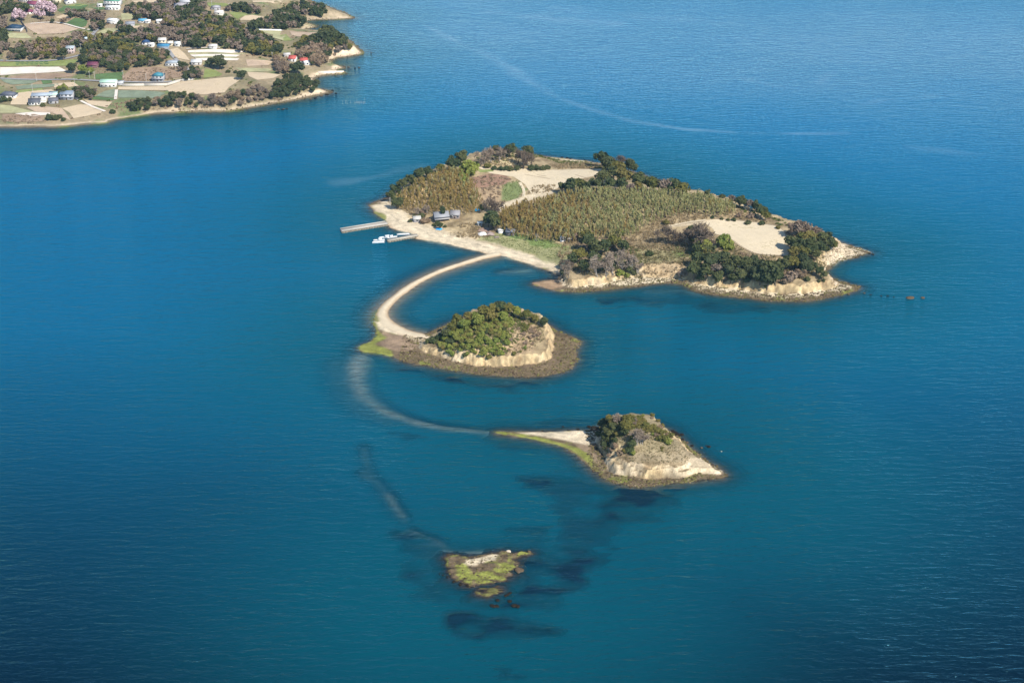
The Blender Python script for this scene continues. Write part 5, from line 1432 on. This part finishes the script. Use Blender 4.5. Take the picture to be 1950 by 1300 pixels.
house(MI, 1086, 460.5, 9, 'low open shelter with pale roof by the meadow end', (.12,.10,.09), (.60,.55,.48), 4, 2.0, 'shed', .4, R(-4), win=0, name='shelter', cat='shed')

# ------------------------------------------------------------------ poles, posts
POLE = plain('pole_concrete', (.50, .48, .44), .8, .1, 1)
def utility_pole(h, px, py, ht, label, r0=.17, arms=True, group='utility poles on the mainland'):
    x, y, z = h.hit(px, py)
    root = link('utility_pole', None, None, (x, y, z), 0.4)
    tag(root, label, 'pole', group)
    V, F = tubes([((0, 0, -1), (0, 0, ht), r0, r0 * .7)], 8)
    link('shaft', mesh_np('shaft', V, F, POLE, True), root)
    if arms:
        for k in (0, 1):
            a = box_part('crossarm', [(-.9, .9, -.06, .06, ht - .5 - k * .9, ht - .38 - k * .9)], POLE, root)
            for u in (-.8, 0, .8):
                box_part('insulator', [(u - .06, u + .06, -.06, .06, ht - .377 - k * .9, ht - .2 - k * .9)], FRAME, a)
    return root
for px, py, ht, lb in [(70,155,9,'concrete pole below the bleached field'),(63,178,10,'concrete pole left of the shore farmyard'),(143,165,9,'concrete pole by the grey-green plots'),(152,108,9,'shorter of two poles on the road bend'),(155,102,11,'taller of two poles on the road bend'),
    (170,39,11,'tall pole above the bright green plot'),(188,21,10,'pole beside the tiny white kiosk'),(171,150,8,'pole left of the green plot'),(181,153,9,'pole just left of the white hall'),(288,79,10,'pole behind the middle hamlet'),(346,93,10,'pole at the right of the middle hamlet'),(279,157,9,'pole left of the teal-roofed house'),
    (313,156,10,'pole right of the teal-roofed house'),(335,136,10,'pole below the white inner-slope house'),(184,85,10,'pole at the left wood edge'),(519,115,9,'pole at the end of the warm-soil field'),(373,112,9,'pole at the striped fields'),(404,16,9,'pole left of the grey-roofed house'),(437,19,8,'pole right of the grey-roofed house'),(315,9,9,'left of two poles at the top near the tan yard'),(324,9,9,'right of two poles at the top near the tan yard'),(29,37,9,'pole behind the navy-roofed building'),(235,149,8,'pole at the brown slope edge')]:
    utility_pole(ML, px, py, ht, lb)
utility_pole(MI, 998, 374, 7, 'grey concrete post beside the sandy path', .25, False, 'posts on the main island')
utility_pole(MI, 743, 391, 7, 'white post on the beach at the left grove corner', .25, False, 'posts on the main island')
for k, dx in enumerate((0, 2.4, 5)):
    utility_pole(MI, 1019 + dx, 459, 6, ('left', 'middle', 'right')[k] + ' of three thin poles in the meadow', .12, False, 'posts on the main island')

# ------------------------------------------------------------------ piers
def pier(a, b, wid, top, label, wall, slab):
    A, B = P(*a, .5), P(*b, .5)
    L_ = float(np.hypot(*(B - A)))
    ang = math.atan2(B[1] - A[1], B[0] - A[0])
    root = link('pier', None, None, (A[0], A[1], 0), ang)
    tag(root, label, 'pier', 'stone piers')
    n_ = int(L_ / 2.2)
    r = random.Random(int(L_))
    V, F = boxes([(0, L_, -wid / 2 + .25, wid / 2 - .25, -2.5, top - .25)])
    link('core', mesh_np('core', V, F, wall), root)
    proto = []
    for k in range(3):
        V, F = boxes([(-1.02, 1.02, -.22, .22, -.36, .36)])
        V = V + np.random.default_rng(k).normal(size=V.shape) * .045
        proto.append(mesh_np('stone_block', V, F, wall))
    for side in (-1, 1):
        for row in range(3):
            for i in range(n_):
                link('stone_block', proto[r.randrange(3)], root, (1.1 + i * 2.2 + (row % 2) * .4, side * (wid / 2 - .2 + r.uniform(-.05, .08)), top - .62 - row * .74))
    box_part('deck', [(-.15, L_ + .1, -wid / 2 - .1, wid / 2 + .1, top - .25, top)], slab, root)
    box_part('parapet', [(-.12, L_ * .98, wid / 2 - .75, wid / 2 + .08, top, top + .75)], slab, root) if wid > 4 else None
    return root, A, B, ang
pier((650,441), (737,427), 5.0, 1.9, 'long grey pier reaching left from the beach', STONE, CONC)
PR2 = pier((738,459.5), (795,449.5), 4.0, 1.7, 'short stone pier with white boats moored along it', STONE, plain('pier_top', (.40, .36, .29), .9, .25, .6))
# tidal groyne between the piers
def rock_mesh(name, seed, mat, sub=2, flat=.6, rough=.25):
    r = np.random.default_rng(seed)
    import bmesh
    bm = bmesh.new()
    bmesh.ops.create_icosphere(bm, subdivisions=sub, radius=1.0)
    V = np.array([v.co[:] for v in bm.verts])
    F = np.array([[v.index for v in f.verts] for f in bm.faces])
    bm.free()
    d = r.normal(size=(7, 3))
    k = np.ones(len(V))
    for q in unit(d):
        k -= rough * np.maximum(V @ q - .45, 0)
    V = V * k[:, None] + r.normal(size=V.shape) * .05
    V[:, 2] *= flat
    return mesh_np(name, V, F, mat)
ROCKD = plain('wet_rock', (.020, .015, .010), .9, .4, 1.5, .05)
ROCKB = plain('brown_rock', (.10, .072, .045), .9, .35, 1.2, .08)
ROCKP = plain('pale_rock', (.52, .43, .32), .9, .25, 1.0)
RK = {'d': [rock_mesh('rock', 40 + i, ROCKD) for i in range(3)], 'b': [rock_mesh('rock', 50 + i, ROCKB) for i in range(3)], 'p': [rock_mesh('rock', 60 + i, ROCKP) for i in range(3)]}
def rocks(items, label, group):
    r = random.Random(len(label))
    for (px, py, w, kd), lb in zip(items, ordinals(items, label)):
        x, y = P(px, py, .1)
        s = .5 * w / pxm((x, y))
        o = link('rock', RK[kd][r.randrange(3)], None, (x, y, .05), r.uniform(0, 6), (s * r.uniform(.9, 1.3), s * r.uniform(.8, 1.1), s * r.uniform(.55, .8)))
        tag(o, lb, 'rock', group)
rocks([(1733,567,16,'b')], 'larger of the two brown rocks standing in the sea off the right point', 'rocks off the right point')
rocks([(1757,567,9,'b')], 'smaller brown rock farther out off the right point', 'rocks off the right point')
rocks([(1646,558,5,'b'),(1658,561,5,'d'),(1678,563,4,'d'),(1690,563,5,'d'),(1702,565,4,'d'),(1616,560,7,'b'),(1628,549,9,'b'),(1636,545,8,'b')], 'small dark rock awash off the right point', 'rocks off the right point')
rocks([(1640,478,9,'b'),(1648,480,10,'b'),(1655,482,8,'d'),(1662,484,6,'d'),(1630,472,10,'b'),(1620,468,9,'b')], 'brown boulder at the tip of the right headland', 'rocks at the right headland')
rocks([(1485,423,8,'b'),(1495,424,6,'d'),(1476,420,5,'d')], 'dark rock on the far shore right of the bamboo', 'far shore rocks')
rocks([(1056,302,7,'d'),(1064,304,8,'d'),(1070,300,7,'d'),(1080,301,6,'d'),(1086,303,7,'d'),(1048,303,7,'d'),(1075,307,8,'d'),(1115,306,7,'d'),(1060,308,7,'d')], 'dark rock awash behind the sandy field', 'far shore rocks')
rocks([(1285,824,12,'d'),(1291,827,14,'d'),(1298,827,8,'d'),(1281,820,8,'d')], 'dark weedy rock just behind the half-bare islet', 'rocks around the half-bare islet')
rocks([(1336,852,6,'b'),(1350,850,9,'d'),(1345,848,5,'d'),(1374,859,3,'p'),(1330,866,7,'b'),(1342,873,7,'b'),(1334,876,8,'d'),(1322,858,8,'b'),(1318,848,7,'d'),(1308,842,7,'b'),(1300,836,7,'d'),(1348,882,7,'b'),(1357,889,7,'b')], 'small rock in the shallows right of the half-bare islet', 'rocks around the half-bare islet')
rocks([(1072,812,6,'d'),(1101,817,8,'d'),(1082,819,5,'d'),(1121,812,9,'d'),(1130,813,11,'d'),(1127,818,8,'d'),(1034,820,4,'d'),(1138,815,9,'d')], 'dark rock along the back edge of the islet spit', 'rocks around the half-bare islet')
rocks([(968,1049,11,'p')], 'pale boulder on the upper right of the reef', 'reef rocks')
rocks([(1008,1050,9,'b'),(996,1053,8,'d'),(986,1056,9,'d'),(978,1057,8,'d')], 'dark rock on the thin ridge at the reef right end', 'reef rocks')
rocks([(986,1085,18,'b'),(993,1085,12,'b')], 'flat brown rock close to the right side of the reef', 'reef rocks')
rocks([(967,1131,10,'d'),(972,1128,7,'d'),(962,1134,7,'d')], 'small dark rock right of the outlying reef', 'reef rocks')
rocks([(939,1153,14,'d'),(947,1153,10,'d')], 'flat dark rock below the outlying reef', 'reef rocks')
rocks([(979,1152,14,'d'),(986,1154,11,'d'),(970,1144,10,'d'),(948,1142,9,'d')], 'dark rock lowest right of the reef group', 'reef rocks')
rocks([(843,1094,5,'d'),(837,1092,4,'d'),(852,1098,6,'d'),(864,1107,8,'d'),(876,1112,9,'d'),(890,1114,9,'d'),(905,1112,8,'d')], 'small dark rock at the left foot of the reef', 'reef rocks')
rocks([(707,100,4,'b')], 'lone brown rock off the mainland point', 'mainland shore rocks')
rocks([(640,178,6,'d'),(630,176,8,'b'),(622,180,8,'d'),(612,183,8,'b'),(600,187,7,'d'),(633,172,6,'d'),(592,189,6,'b')], 'dark boulder at the tip of the nearest mainland point', 'mainland shore rocks')
rocks([(530,208,6,'b'),(538,209,7,'d'),(546,208,6,'d'),(541,207,5,'b')], 'rock of the small islet of stones off the mainland trees', 'mainland shore rocks')
rocks([(684,129,5,'b'),(676,130,5,'d'),(664,128,6,'b'),(656,127,6,'b'),(660,140,5,'b')], 'low rock of the skerry at the cove mouth', 'mainland shore rocks')
def rubble(name, h, lo, hi, n, mats, seed, label, zone, smax=.8):
    r = np.random.default_rng(seed)
    yy, xx = np.nonzero((h.Z > lo) & (h.Z < hi) & zone)
    k = r.integers(0, len(yy), n)
    x = h.X[yy[k], xx[k]] + r.uniform(-.5, .5, n)
    y = h.Y[yy[k], xx[k]] + r.uniform(-.5, .5, n)
    pos = np.column_stack([x, y, h.at(x, y)])
    pr = []
    for i in range(4):
        q = rock_mesh('pebble', 90 + i, None, 1, .6, .35)
        V = np.array([v.co[:] for v in q.vertices]); F = np.array([p.vertices[:] for p in q.polygons])
        bpy.data.meshes.remove(q)
        pr.append((V, F))
    s = smax * 1.9 * r.beta(.8, 5.0, n) + .14
    me = joined(name, pr, pos, s, r.uniform(0, 6, n), r.integers(0, 4, n), mats)
    tag(link(name, me), label, 'rubble', None, 'stuff')
RUB = leaf_mat('rubble_stones', [(.045,.032,.02),(.11,.08,.048),(.13,.12,.04),(.20,.155,.10)], None, 0.0)
RUBP = leaf_mat('cliff_stones', [(.20,.14,.09),(.42,.33,.22),(.58,.49,.37)], None, 0.0)
rubble('shore_rubble', I1, -.15, 1.15, 5000, RUB, 951, 'brown and weedy rubble on the flat around the wooded islet', (I1.df < 0) & (I1.X > P(760, 690)[0]), 1.0)
rubble('shore_rubble', I2, -.15, 1.0, 2600, RUB, 952, 'brown and weedy rubble at the foot of the half-bare islet', (I2.df < 0) & (I2.X > P(1120, 880)[0]), .95)
rubble('shore_rubble', MI, -.15, 1.0, 5000, RUB, 953, 'weedy rubble along the front shore of the main island', (MI.df < 0) & (MI.X > P(1075, 550)[0]) & (MI.Y < 1000), 1.0)
rubble('reef_rubble', RF, -.1, 2.0, 700, RUB, 954, 'weedy stones strewn over the reef', RF.Z > -1, .6)
rubble('cliff_rocks', MI, 1.0, 7.0, 1500, RUBP, 955, 'pale broken rock on the cliffs of the right headland', (MI.X > P(1560, 500)[0]) & (MI.df < 16) & (MI.df > -2), 1.3)
rubble('shore_rubble', ML, -.2, 1.2, 2600, RUB, 956, 'dark stones along the mainland shore', (ML.dc < 9) & (ML.X > -330) & (ML.Y < 1900), 1.4)

# ------------------------------------------------------------------ boats
HULL = plain('boat_white', (.80, .80, .79), .35, .04, 1, .5)
DECKM = plain('boat_deck', (.60, .62, .62), .7, .1, 1)
def boat(px, py, length, rot, label, cabin, beam=None):
    x, y = P(px, py, .3)
    root = link('boat', None, None, (x, y, 0), rot)
    tag(root, label, 'boat', 'boats moored at the short pier')
    bm_ = beam or length * .27
    st = np.linspace(0, 1, 9)
    hw = bm_ / 2 * np.array([.86, .95, 1, 1, .97, .88, .70, .42, .05])
    sheer = .75 + .55 * st ** 2.2
    V = []
    for s_, w_, z_ in zip(st, hw, sheer):
        X_ = (s_ - .5) * length
        V += [(X_, -w_, z_), (X_ - .02, -w_ * .78, .05), (X_, 0, -.35 + .25 * s_), (X_ - .02, w_ * .78, .05), (X_, w_, z_)]
    F = []
    for i in range(8):
        for j in range(4):
            a = i * 5 + j
            F.append([a, a + 1, a + 6, a + 5])
    F = np.array(F)
    F = F[:, ::-1]
    tr = np.array([[0, 1, 2, 3, 4]])
    link('hull', mesh_np('hull', V, [F, tr], HULL), root)
    Vd = []
    for s_, w_, z_ in zip(st, hw, sheer):
        X_ = (s_ - .5) * length
        Vd += [(X_, -w_ * .93, z_ - .22), (X_, w_ * .93, z_ - .22)]
    i = np.arange(8) * 2
    link('deck', mesh_np('deck', Vd, np.stack([i, i + 2, i + 3, i + 1], 1), DECKM), root)
    gw = []
    for k in range(8):
        for sgn in (-1, 1):
            gw.append((((st[k] - .5) * length, sgn * hw[k], sheer[k] + .03), ((st[k + 1] - .5) * length, sgn * hw[k + 1], sheer[k + 1] + .03), .07, .07))
    V2, F2 = tubes(gw, 5)
    link('gunwale', mesh_np('gunwale', V2, F2, HULL), root)
    if cabin:
        cb = box_part('cabin', [(-length * .22, length * .05, -bm_ * .27, bm_ * .27, .5, 2.3)], HULL, root)
        box_part('cabin_roof', [(-length * .25, length * .08, -bm_ * .31, bm_ * .31, 2.3, 2.42)], HULL, cb)
        box_part('windscreen', [(length * .05, length * .05 + .04, -bm_ * .24, bm_ * .24, 1.5, 2.15)], GLASS, cb)
    else:
        for u in (-.2, .12):
            box_part('thwart', [(u * length - .2, u * length + .2, -bm_ * .42, bm_ * .42, .62, .70)], DECKM, root)
    m_ = box_part('outboard_motor', [(-length * .5 - .35, -length * .5 - .02, -.22, .22, .5, 1.35)], cmat((.06, .06, .07), .4), root)
    box_part('motor_leg', [(-length * .5 - .28, -length * .5 - .12, -.06, .06, -.5, .5)], cmat((.06, .06, .07), .4), m_)
    return root
boat(720.5, 462, 9.5, R(192), 'white open boat lying nearest the camera off the pier end', False, 2.4)
boat(722, 458.2, 9.0, R(190), 'white cabin boat second from the camera at the pier end', True, 2.4)
boat(735, 452.8, 10.5, R(190), 'white cabin boat moored on the far side of the short pier', True, 2.6)
boat(747, 452.6, 8.0, R(16), 'white boat behind the middle of the short pier', True, 2.3)
boat(768, 446.8, 10.0, R(190), 'slim white boat moored by the beach end of the short pier', False, 2.2)

# ------------------------------------------------------------------ tarpaulins and heaps
def tarp(px, py, w, label, rgb, hgt, seed, name='tarpaulin'):
    x, y, z = MI.hit(px, py)
    s = w / pxm((x, y), z) / 2
    r = np.random.default_rng(seed)
    n_ = 13
    u, v = np.meshgrid(np.linspace(-1, 1, n_), np.linspace(-1, 1, n_))
    zz = hgt * np.clip(1.15 - np.maximum(np.abs(u), np.abs(v)) ** 1.5, 0, 1) * (1 + .25 * fbm(u, v, .7, seed, 3)) + .05
    ex = 1 + .12 * fbm(u * 2, v * 2, .8, seed + 2, 2)
    V = np.stack([u * s * ex, v * s * .8 * ex, zz], -1).reshape(-1, 3)
    me = mesh_np(name, V, grid_faces(n_, n_), cmat(rgb, .5), True)
    o = link(name, me, None, (x, y, z), r.uniform(-.4, .4))
    tag(o, label, 'tarpaulin' if name == 'tarpaulin' else 'heap')
tarp(836, 436.5, 11, 'bright blue tarpaulin on the sand in front of the garden tree', (.02, .36, .78), .9, 3)
tarp(909, 401, 10, 'light blue tarpaulin at the foot of the left bamboo grove', (.05, .42, .72), 1.6, 4)
tarp(919, 447, 17, 'white sheet covering a heap at the reed edge', (.78, .74, .70), 2.0, 5)
tarp(934, 447, 15, 'grey-brown debris heap right of the white sheet', (.30, .23, .20), 2.0, 6, 'debris_heap')
tarp(946, 452, 10, 'low dark debris heap by the meadow corner', (.22, .18, .15), .8, 7, 'debris_heap')
tarp(924, 438, 26, 'low heap of reddish-brown cut branches', (.34, .23, .18), .7, 8, 'branch_heap')

# ------------------------------------------------------------------ fish weir stakes off the mainland
wx, wy = P(673, 198)
root = link('fish_weir', None, None, (wx, wy, 0))
tag(root, 'row of pale stakes and rail standing in the sea off the mainland', 'fish weir')
STK = plain('weir_wood', (.45, .42, .38), .8, .1, 1)
for k, (px, ht) in enumerate([(653,4.5),(658,4),(661,4.5),(668,3),(676,3.2),(680,5),(684,4),(688,3.6),(692,4),(695,6)]):
    q = P(px, 199 - (k % 2) * 1.5)
    V, F = tubes([((q[0] - wx, q[1] - wy, -3), (q[0] - wx, q[1] - wy, ht), .10, .06)], 6)
    link('stake', mesh_np('stake', V, F, STK), root)
for zc in (1.5, 2.6):
    a, b = P(676, 199), P(695, 199)
    V, F = tubes([((a[0] - wx, a[1] - wy, zc), (b[0] - wx, b[1] - wy, zc), .06, .06)], 5)
    link('rail', mesh_np('rail', V, F, STK), root)
# walls on the mainland
def wall_line(line, hgt, label, rgb):
    q = [ML.hit(*p) for p in line]
    root = link('retaining_wall', None, None, q[0])
    tag(root, label, 'wall')
    o = np.array(q[0])
    for a, b in zip(q[:-1], q[1:]):
        a, b = np.array(a) - o, np.array(b) - o
        d = unit((b - a)[:2])
        nrm = np.array([-d[1], d[0], 0]) * .35
        V = []
        for p in (a, b):
            for s_ in (-1, 1):
                for zz in (-1.5, hgt):
                    V.append(p + nrm * s_ + np.array([0, 0, zz]))
        F = np.array([[0,4,5,1],[2,3,7,6],[1,5,7,3],[0,1,3,2],[4,6,7,5]])
        link('wall_panel', mesh_np('wall_panel', V, F, cmat(rgb, .9)), root)
wall_line([(233,164),(275,163.5),(318,163),(345,155),(370,152)], 2.2, 'long grey roadside wall above the tan shore field', (.50, .46, .40))
wall_line([(606,139.5),(640,138.5),(655,138)], 1.6, 'pale sea wall beside the cove beach', (.68, .60, .50))
wall_line([(489,58.5),(515,59),(536,59.5)], 1.8, 'white low wall beyond the dark wood by the far cove', (.72, .72, .70))
wall_line([(40,42),(44,48),(50,57),(52,62)], 2.4, 'dark fence line between the navy-roofed building and tan field', (.07, .07, .08))
# ------------------------------------------------------------------ mainland woods
WOODS = [('in the left wood below the tan field', [(18,100),(40,88),(75,80),(110,78),(150,64),(166,66),(168,78),(150,92),(110,100),(90,112),(20,112)], {'bluegreen': .3, 'mauve': .3, 'olive': .2, 'brown': .2}),
    ('in the dark wood behind the maroon hut', [(165,84),(178,70),(210,66),(246,70),(252,86),(300,92),(320,98),(310,118),(272,128),(210,132),(192,122),(152,118),(158,100)], {'dark': .2, 'mauve': .15, 'bluegreen': .25, 'olive': .25, 'brown': .15}),
    ('in the wood above the middle hamlet', [(255,62),(290,52),(335,50),(370,42),(372,58),(365,85),(345,82),(290,80),(252,74)], {'dark': .15, 'bluegreen': .25, 'mauve': .4, 'olive': .2}),
    ('on the big wooded hill', [(365,40),(400,30),(440,38),(480,62),(520,74),(540,90),(528,104),(500,102),(440,92),(360,86),(355,60)], {'dark': .15, 'mauve': .2, 'bluegreen': .25, 'olive': .3, 'brown': .1}),
    ('in the upper wood near the top', [(240,14),(290,8),(340,14),(362,18),(400,24),(410,34),(365,48),(300,44),(270,40),(248,28)], {'dark': .15, 'bluegreen': .3, 'mauve': .4, 'olive': .15}),
    ('in the wood above the far headland', [(470,50),(500,42),(520,28),(545,10),(580,4),(608,8),(622,20),(592,38),(580,46),(540,52),(500,54)], {'bluegreen': .55, 'dark': .2, 'mauve': .25}),
    ('on the round wooded point', [(560,84),(590,72),(608,62),(625,56),(650,68),(668,82),(672,92),(648,98),(630,108),(622,112),(600,98),(570,92)], {'bluegreen': .45, 'dark': .3, 'olive': .15, 'mauve': .1}),
    ('on the shore cliff below the grey-green plots', [(238,196),(300,186),(330,180),(372,178),(392,190),(400,206),(372,209),(340,206),(300,206),(250,206)], {'bluegreen': .5, 'dark': .2, 'mauve': .3}),
    ('in the brush between the shore woods', [(400,188),(440,182),(470,172),(500,165),(516,176),(500,192),(470,200),(430,205),(405,205)], {'mauve': .45, 'brown': .35, 'dark': .2}),
    ('in the dome of evergreens on the nearest point', [(516,182),(525,160),(545,148),(570,144),(592,150),(604,164),(598,174),(560,186),(540,193),(515,194)], {'bluegreen': .7, 'dark': .3}),
    ('at the left edge beside the navy-roofed building', [(0,34),(14,40),(10,62),(14,88),(6,96),(0,98)], {'bluegreen': .4, 'mauve': .6}),
    ('behind the cherry trees at the top left', [(0,4),(30,2),(60,16),(50,24),(20,20),(0,26)], {'bluegreen': .5, 'dark': .2, 'mauve': .3}),
    ('in the scrub beside the red-roofed cottages', [(528,108),(545,100),(600,92),(625,108),(610,122),(595,118),(560,108),(545,135),(530,135),(520,122)], {'mauve': .3, 'brown': .5, 'bluegreen': .2}),
    ('around the grey houses at the top', [(300,0),(360,0),(392,6),(385,16),(362,14),(330,14)], {'bluegreen': .5, 'mauve': .5}),
    ('in the wood between the far headlands', [(430,14),(470,8),(500,20),(482,28),(470,26),(440,20)], {'mauve': .5, 'bluegreen': .5}),
    ('in the scrub by the green house', [(128,22),(150,22),(170,28),(200,24),(196,36),(168,34),(150,32),(132,30)], {'mauve': .6, 'bluegreen': .4}),
    ('along the upper hedgerow', [(60,40),(100,38),(122,39),(138,36),(142,41),(120,44),(90,43),(62,43)], {'mauve': .4, 'bluegreen': .3, 'brown': .3}),
    ('beside the coast road and inner slope', [(318,128),(345,120),(372,128),(384,140),(380,152),(352,148),(345,136),(322,140)], {'bluegreen': .45, 'mauve': .4, 'olive': .15}),
    ('around the big grey roof near the top', [(340,20),(368,14),(388,18),(390,24),(362,26)], {'bluegreen': .6, 'mauve': .4}),
    ('left of the shore farmyard wood', [(140,168),(162,166),(182,172),(186,180),(170,186),(148,182)], {'mauve': .5, 'bluegreen': .5}),
    ('behind the two-storey grey house', [(104,168),(128,164),(132,174),(124,182),(108,178)], {'green': .6, 'bluegreen': .4}),
    ('around the white box-like house', [(172,46),(200,40),(206,46),(232,46),(246,52),(250,60),(232,56),(222,50),(196,50),(180,54)], {'bluegreen': .5, 'mauve': .5})]
def noun(kd):
    return {'dark': 'dark evergreen tree', 'bluegreen': 'dense dark green tree', 'mauve': 'mauve-grey budding tree', 'olive': 'olive-green tree', 'brown': 'dry brown bushy tree', 'green': 'light green tree'}[kd]
allw = []
r = np.random.default_rng(77)
for wi, (where, poly, mix) in enumerate(WOODS):
    ks, ws = list(mix), np.array(list(mix.values()))
    for x, y, z in scatter(ML, poly, 700, 4.0, 1000 + wi, 5.0):
        if z < 1.2: continue
        if any(abs(x - a - (b - y) * x / y * 0) < w_ / 2 + 3.5 and -20 < y - b < 8 for a, b, w_ in HOUSES): continue
        if any(inside(np.array([x]), np.array([y]), f)[0] for f in ML_FIELDS): continue
        # kinds stand in drifts, not mixed evenly
        u = float(vnoise(np.array(x / 13), np.array(y / 16), 200 + wi)) * .6 + r.random() * .4
        kd = ks[min(int(np.searchsorted(np.cumsum(ws), np.clip((u - .12) / .76, 0, .999))), len(ks) - 1)]
        allw.append((x, y, z, kd, r.uniform(2.4, 4.4), where))
allw.sort(key=lambda q: q[1])
todo = {}
for x, y, z, kd, rad, where in allw[:300]:
    todo.setdefault(noun(kd) + ' ' + where, []).append((x / y, kd, x, y, z, rad))
for lb, items in todo.items():
    for it, l2 in zip(items, ordinals(items, lb)):
        plant(it[1], it[2], it[3], it[4], it[5], l2, 'trees of the mainland woods', .95)
rest = allw[300:]
def light_crown(seed, mul):
    rr = np.random.default_rng(seed)
    lob = unit(rr.normal(size=(7, 3)) + np.array([0, 0, .3])) * np.array([.55, .55, .4]) + np.array([0, 0, 1.25])
    k = rr.integers(0, 7, 130)
    n_ = unit(rr.normal(size=(130, 3)) + np.array([0, 0, .4]))
    return leaf_faces(lob[k] + n_ * .48 * rr.uniform(.8, 1.1, (130, 1)), unit(n_ + rr.normal(size=(130, 3)) * .45), .21 * mul, rr)
LC = [light_crown(300 + i, 1.0) for i in range(4)]
for kd in ('dark', 'bluegreen', 'mauve', 'olive', 'brown', 'green'):
    q = [w for w in rest if w[3] == kd]
    if not q: continue
    pos = np.array([[w[0], w[1], w[2]] for w in q])
    me = joined('woodland', LC, pos, np.array([w[4] for w in q]) * 1.05, r.uniform(0, 6, len(q)), r.integers(0, 4, len(q)), LEAF[kd])
    tag(link('woodland', me), 'mass of ' + noun(kd).replace(' tree', ' trees') + ' in the farther mainland woods', 'woodland', None, 'stuff')
# single trees of note on the mainland
GM = 'single trees on the mainland'
plants(ML, [(33,24,18,'pink'),(28,30,16,'pink'),(44,30,14,'pink')], 'pale pink cherry tree left of the low plum-roofed house', GM)
plants(ML, [(70,23,16,'pink'),(80,27,14,'pink')], 'pale pink cherry tree right of the low plum-roofed house', GM)
plants(ML, [(80,10,22,'pink'),(92,13,22,'pink'),(100,18,18,'pink'),(75,15,14,'pink')], 'large blossoming cherry tree beside the green field at the top', GM)
plants(ML, [(386,60,9,'pink'),(382,46,10,'pink')], 'small pale blossoming tree in the big wooded hill', GM)
plants(ML, [(88,20,8,'dark'),(108,9,8,'dark'),(47,15,18,'dark')], 'dark clipped tree among the cherry trees', GM)
plants(ML, [(157,130,16,'green'),(172,135,12,'green')], 'light green tree left of the maroon hut', GM)
plants(ML, [(137,128,16,'bluegreen')], 'dark bushy tree in the grass left of the light green tree', GM)
plants(ML, [(418,117,26,'bluegreen',.8),(400,118,16,'bluegreen',.8)], 'round dark tree below the striped fields', GM)
plants(ML, [(460,141,16,'bluegreen'),(448,137,9,'darkbush'),(434,136,9,'darkbush')], 'dark bush on the grassy bank above the big tan field', GM)
plants(ML, [(566,128,24,'bluegreen',.8)], 'round dark tree in front of the red-roofed cottages', GM)
plants(ML, [(595,119,9,'dark')], 'small dark tree right of the white hut', GM)
plants(ML, [(94,224,16,'darkbush'),(104,224,14,'darkbush'),(112,223,11,'darkbush'),(120,228,9,'darkbush')], 'dark shore shrub at the left beach', GM)
plants(ML, [(82,200,11,'darkbush'),(55,197,8,'darkbush'),(8,190,14,'darkbush'),(18,190,10,'darkbush')], 'clipped dark hedge shrub beside the shore farmhouses', GM)
plants(ML, [(120,176,16,'bluegreen'),(176,178,12,'bluegreen'),(119,101,17,'bluegreen',1.1)], 'dark tree beside the two-storey houses', GM)
plants(ML, [(259,208,11,'greenbush'),(215,213,12,'darkbush')], 'green shrub at the foot of the shore cliff', GM)
plants(ML, [(604,91,30,'brownbush'),(622,98,20,'brownbush'),(606,110,26,'brownbush'),(618,114,22,'brownbush')], 'wide tan thicket behind the cove', GM)
r = np.random.default_rng(991)
yy, xx = np.nonzero((ML.dc > 10) & (ML.Y < 2050) & (ML.X > -.40 * ML.Y))
for nm, mt, nn_, lb, sd in (('hedge_shrubs', SHRUBS, 1500, 'green hedge bushes scattered between the mainland fields', 5), ('hedge_twigs', BRUSH, 1500, 'brown hedge bushes scattered between the mainland fields', 6)):
    k = r.integers(0, len(yy), nn_)
    hx, hy = ML.X[yy[k], xx[k]] + r.uniform(-1, 1, nn_), ML.Y[yy[k], xx[k]] + r.uniform(-1, 1, nn_)
    ok = fbm(hx, hy, 35, 300 + sd, 3) > -.05
    for f in FIELD_POLYS:
        ok &= ~(sdist(hx, hy, f) > -1.0)
    for a_, b_, w_ in HOUSES:
        ok &= ~((np.abs(hx - a_) < w_ / 2 + 3) & (hy - b_ > -16) & (hy - b_ < 7))
    hx, hy = hx[ok], hy[ok]
    me = joined(nm, BALL, np.column_stack([hx, hy, ML.at(hx, hy)]), r.uniform(.9, 2.4, len(hx)), r.uniform(0, 6, len(hx)), r.integers(0, 4, len(hx)), mt)
    tag(link(nm, me), lb, 'shrubs', None, 'stuff')
cover('hedge_brush', ML, [w[1] for w in WOODS], .045, BALL, BRUSH, 'brown brush under the mainland woods', 'brush', 971, 1.2, 2.6)
cover('shore_brush', ML, [[(0,222),(60,218),(90,226),(80,236),(0,236)],[(190,205),(250,190),(320,188),(410,195),(400,212),(300,212),(230,215)],[(400,190),(470,178),(510,172),(500,195),(420,208)],[(230,145),(290,130),(350,140),(330,152),(240,156)],[(170,128),(200,120),(210,135),(190,142)],[(20,88),(40,84),(30,105),(15,108)]], .13, BALL, BRUSH, 'tan and brown brush on the mainland banks and shore cliffs', 'brush', 981, .7, 1.7)

# ------------------------------------------------------------------ the air
HAZE = 0.000045
if HAZE:
    m, N, L, out = nmat('haze_air')
    v = N('ShaderNodeVolumePrincipled', Density=HAZE, Anisotropy=0.3)
    v.inputs['Color'].default_value = (.38, .70, 1.0, 1)
    L(v.outputs[0], out.inputs['Volume'])
    V, F = boxes([(-50000, 50000, -25000, 55000, -30, 440)])
    tag(link('haze', mesh_np('haze', V, F, m)), kind='stuff')
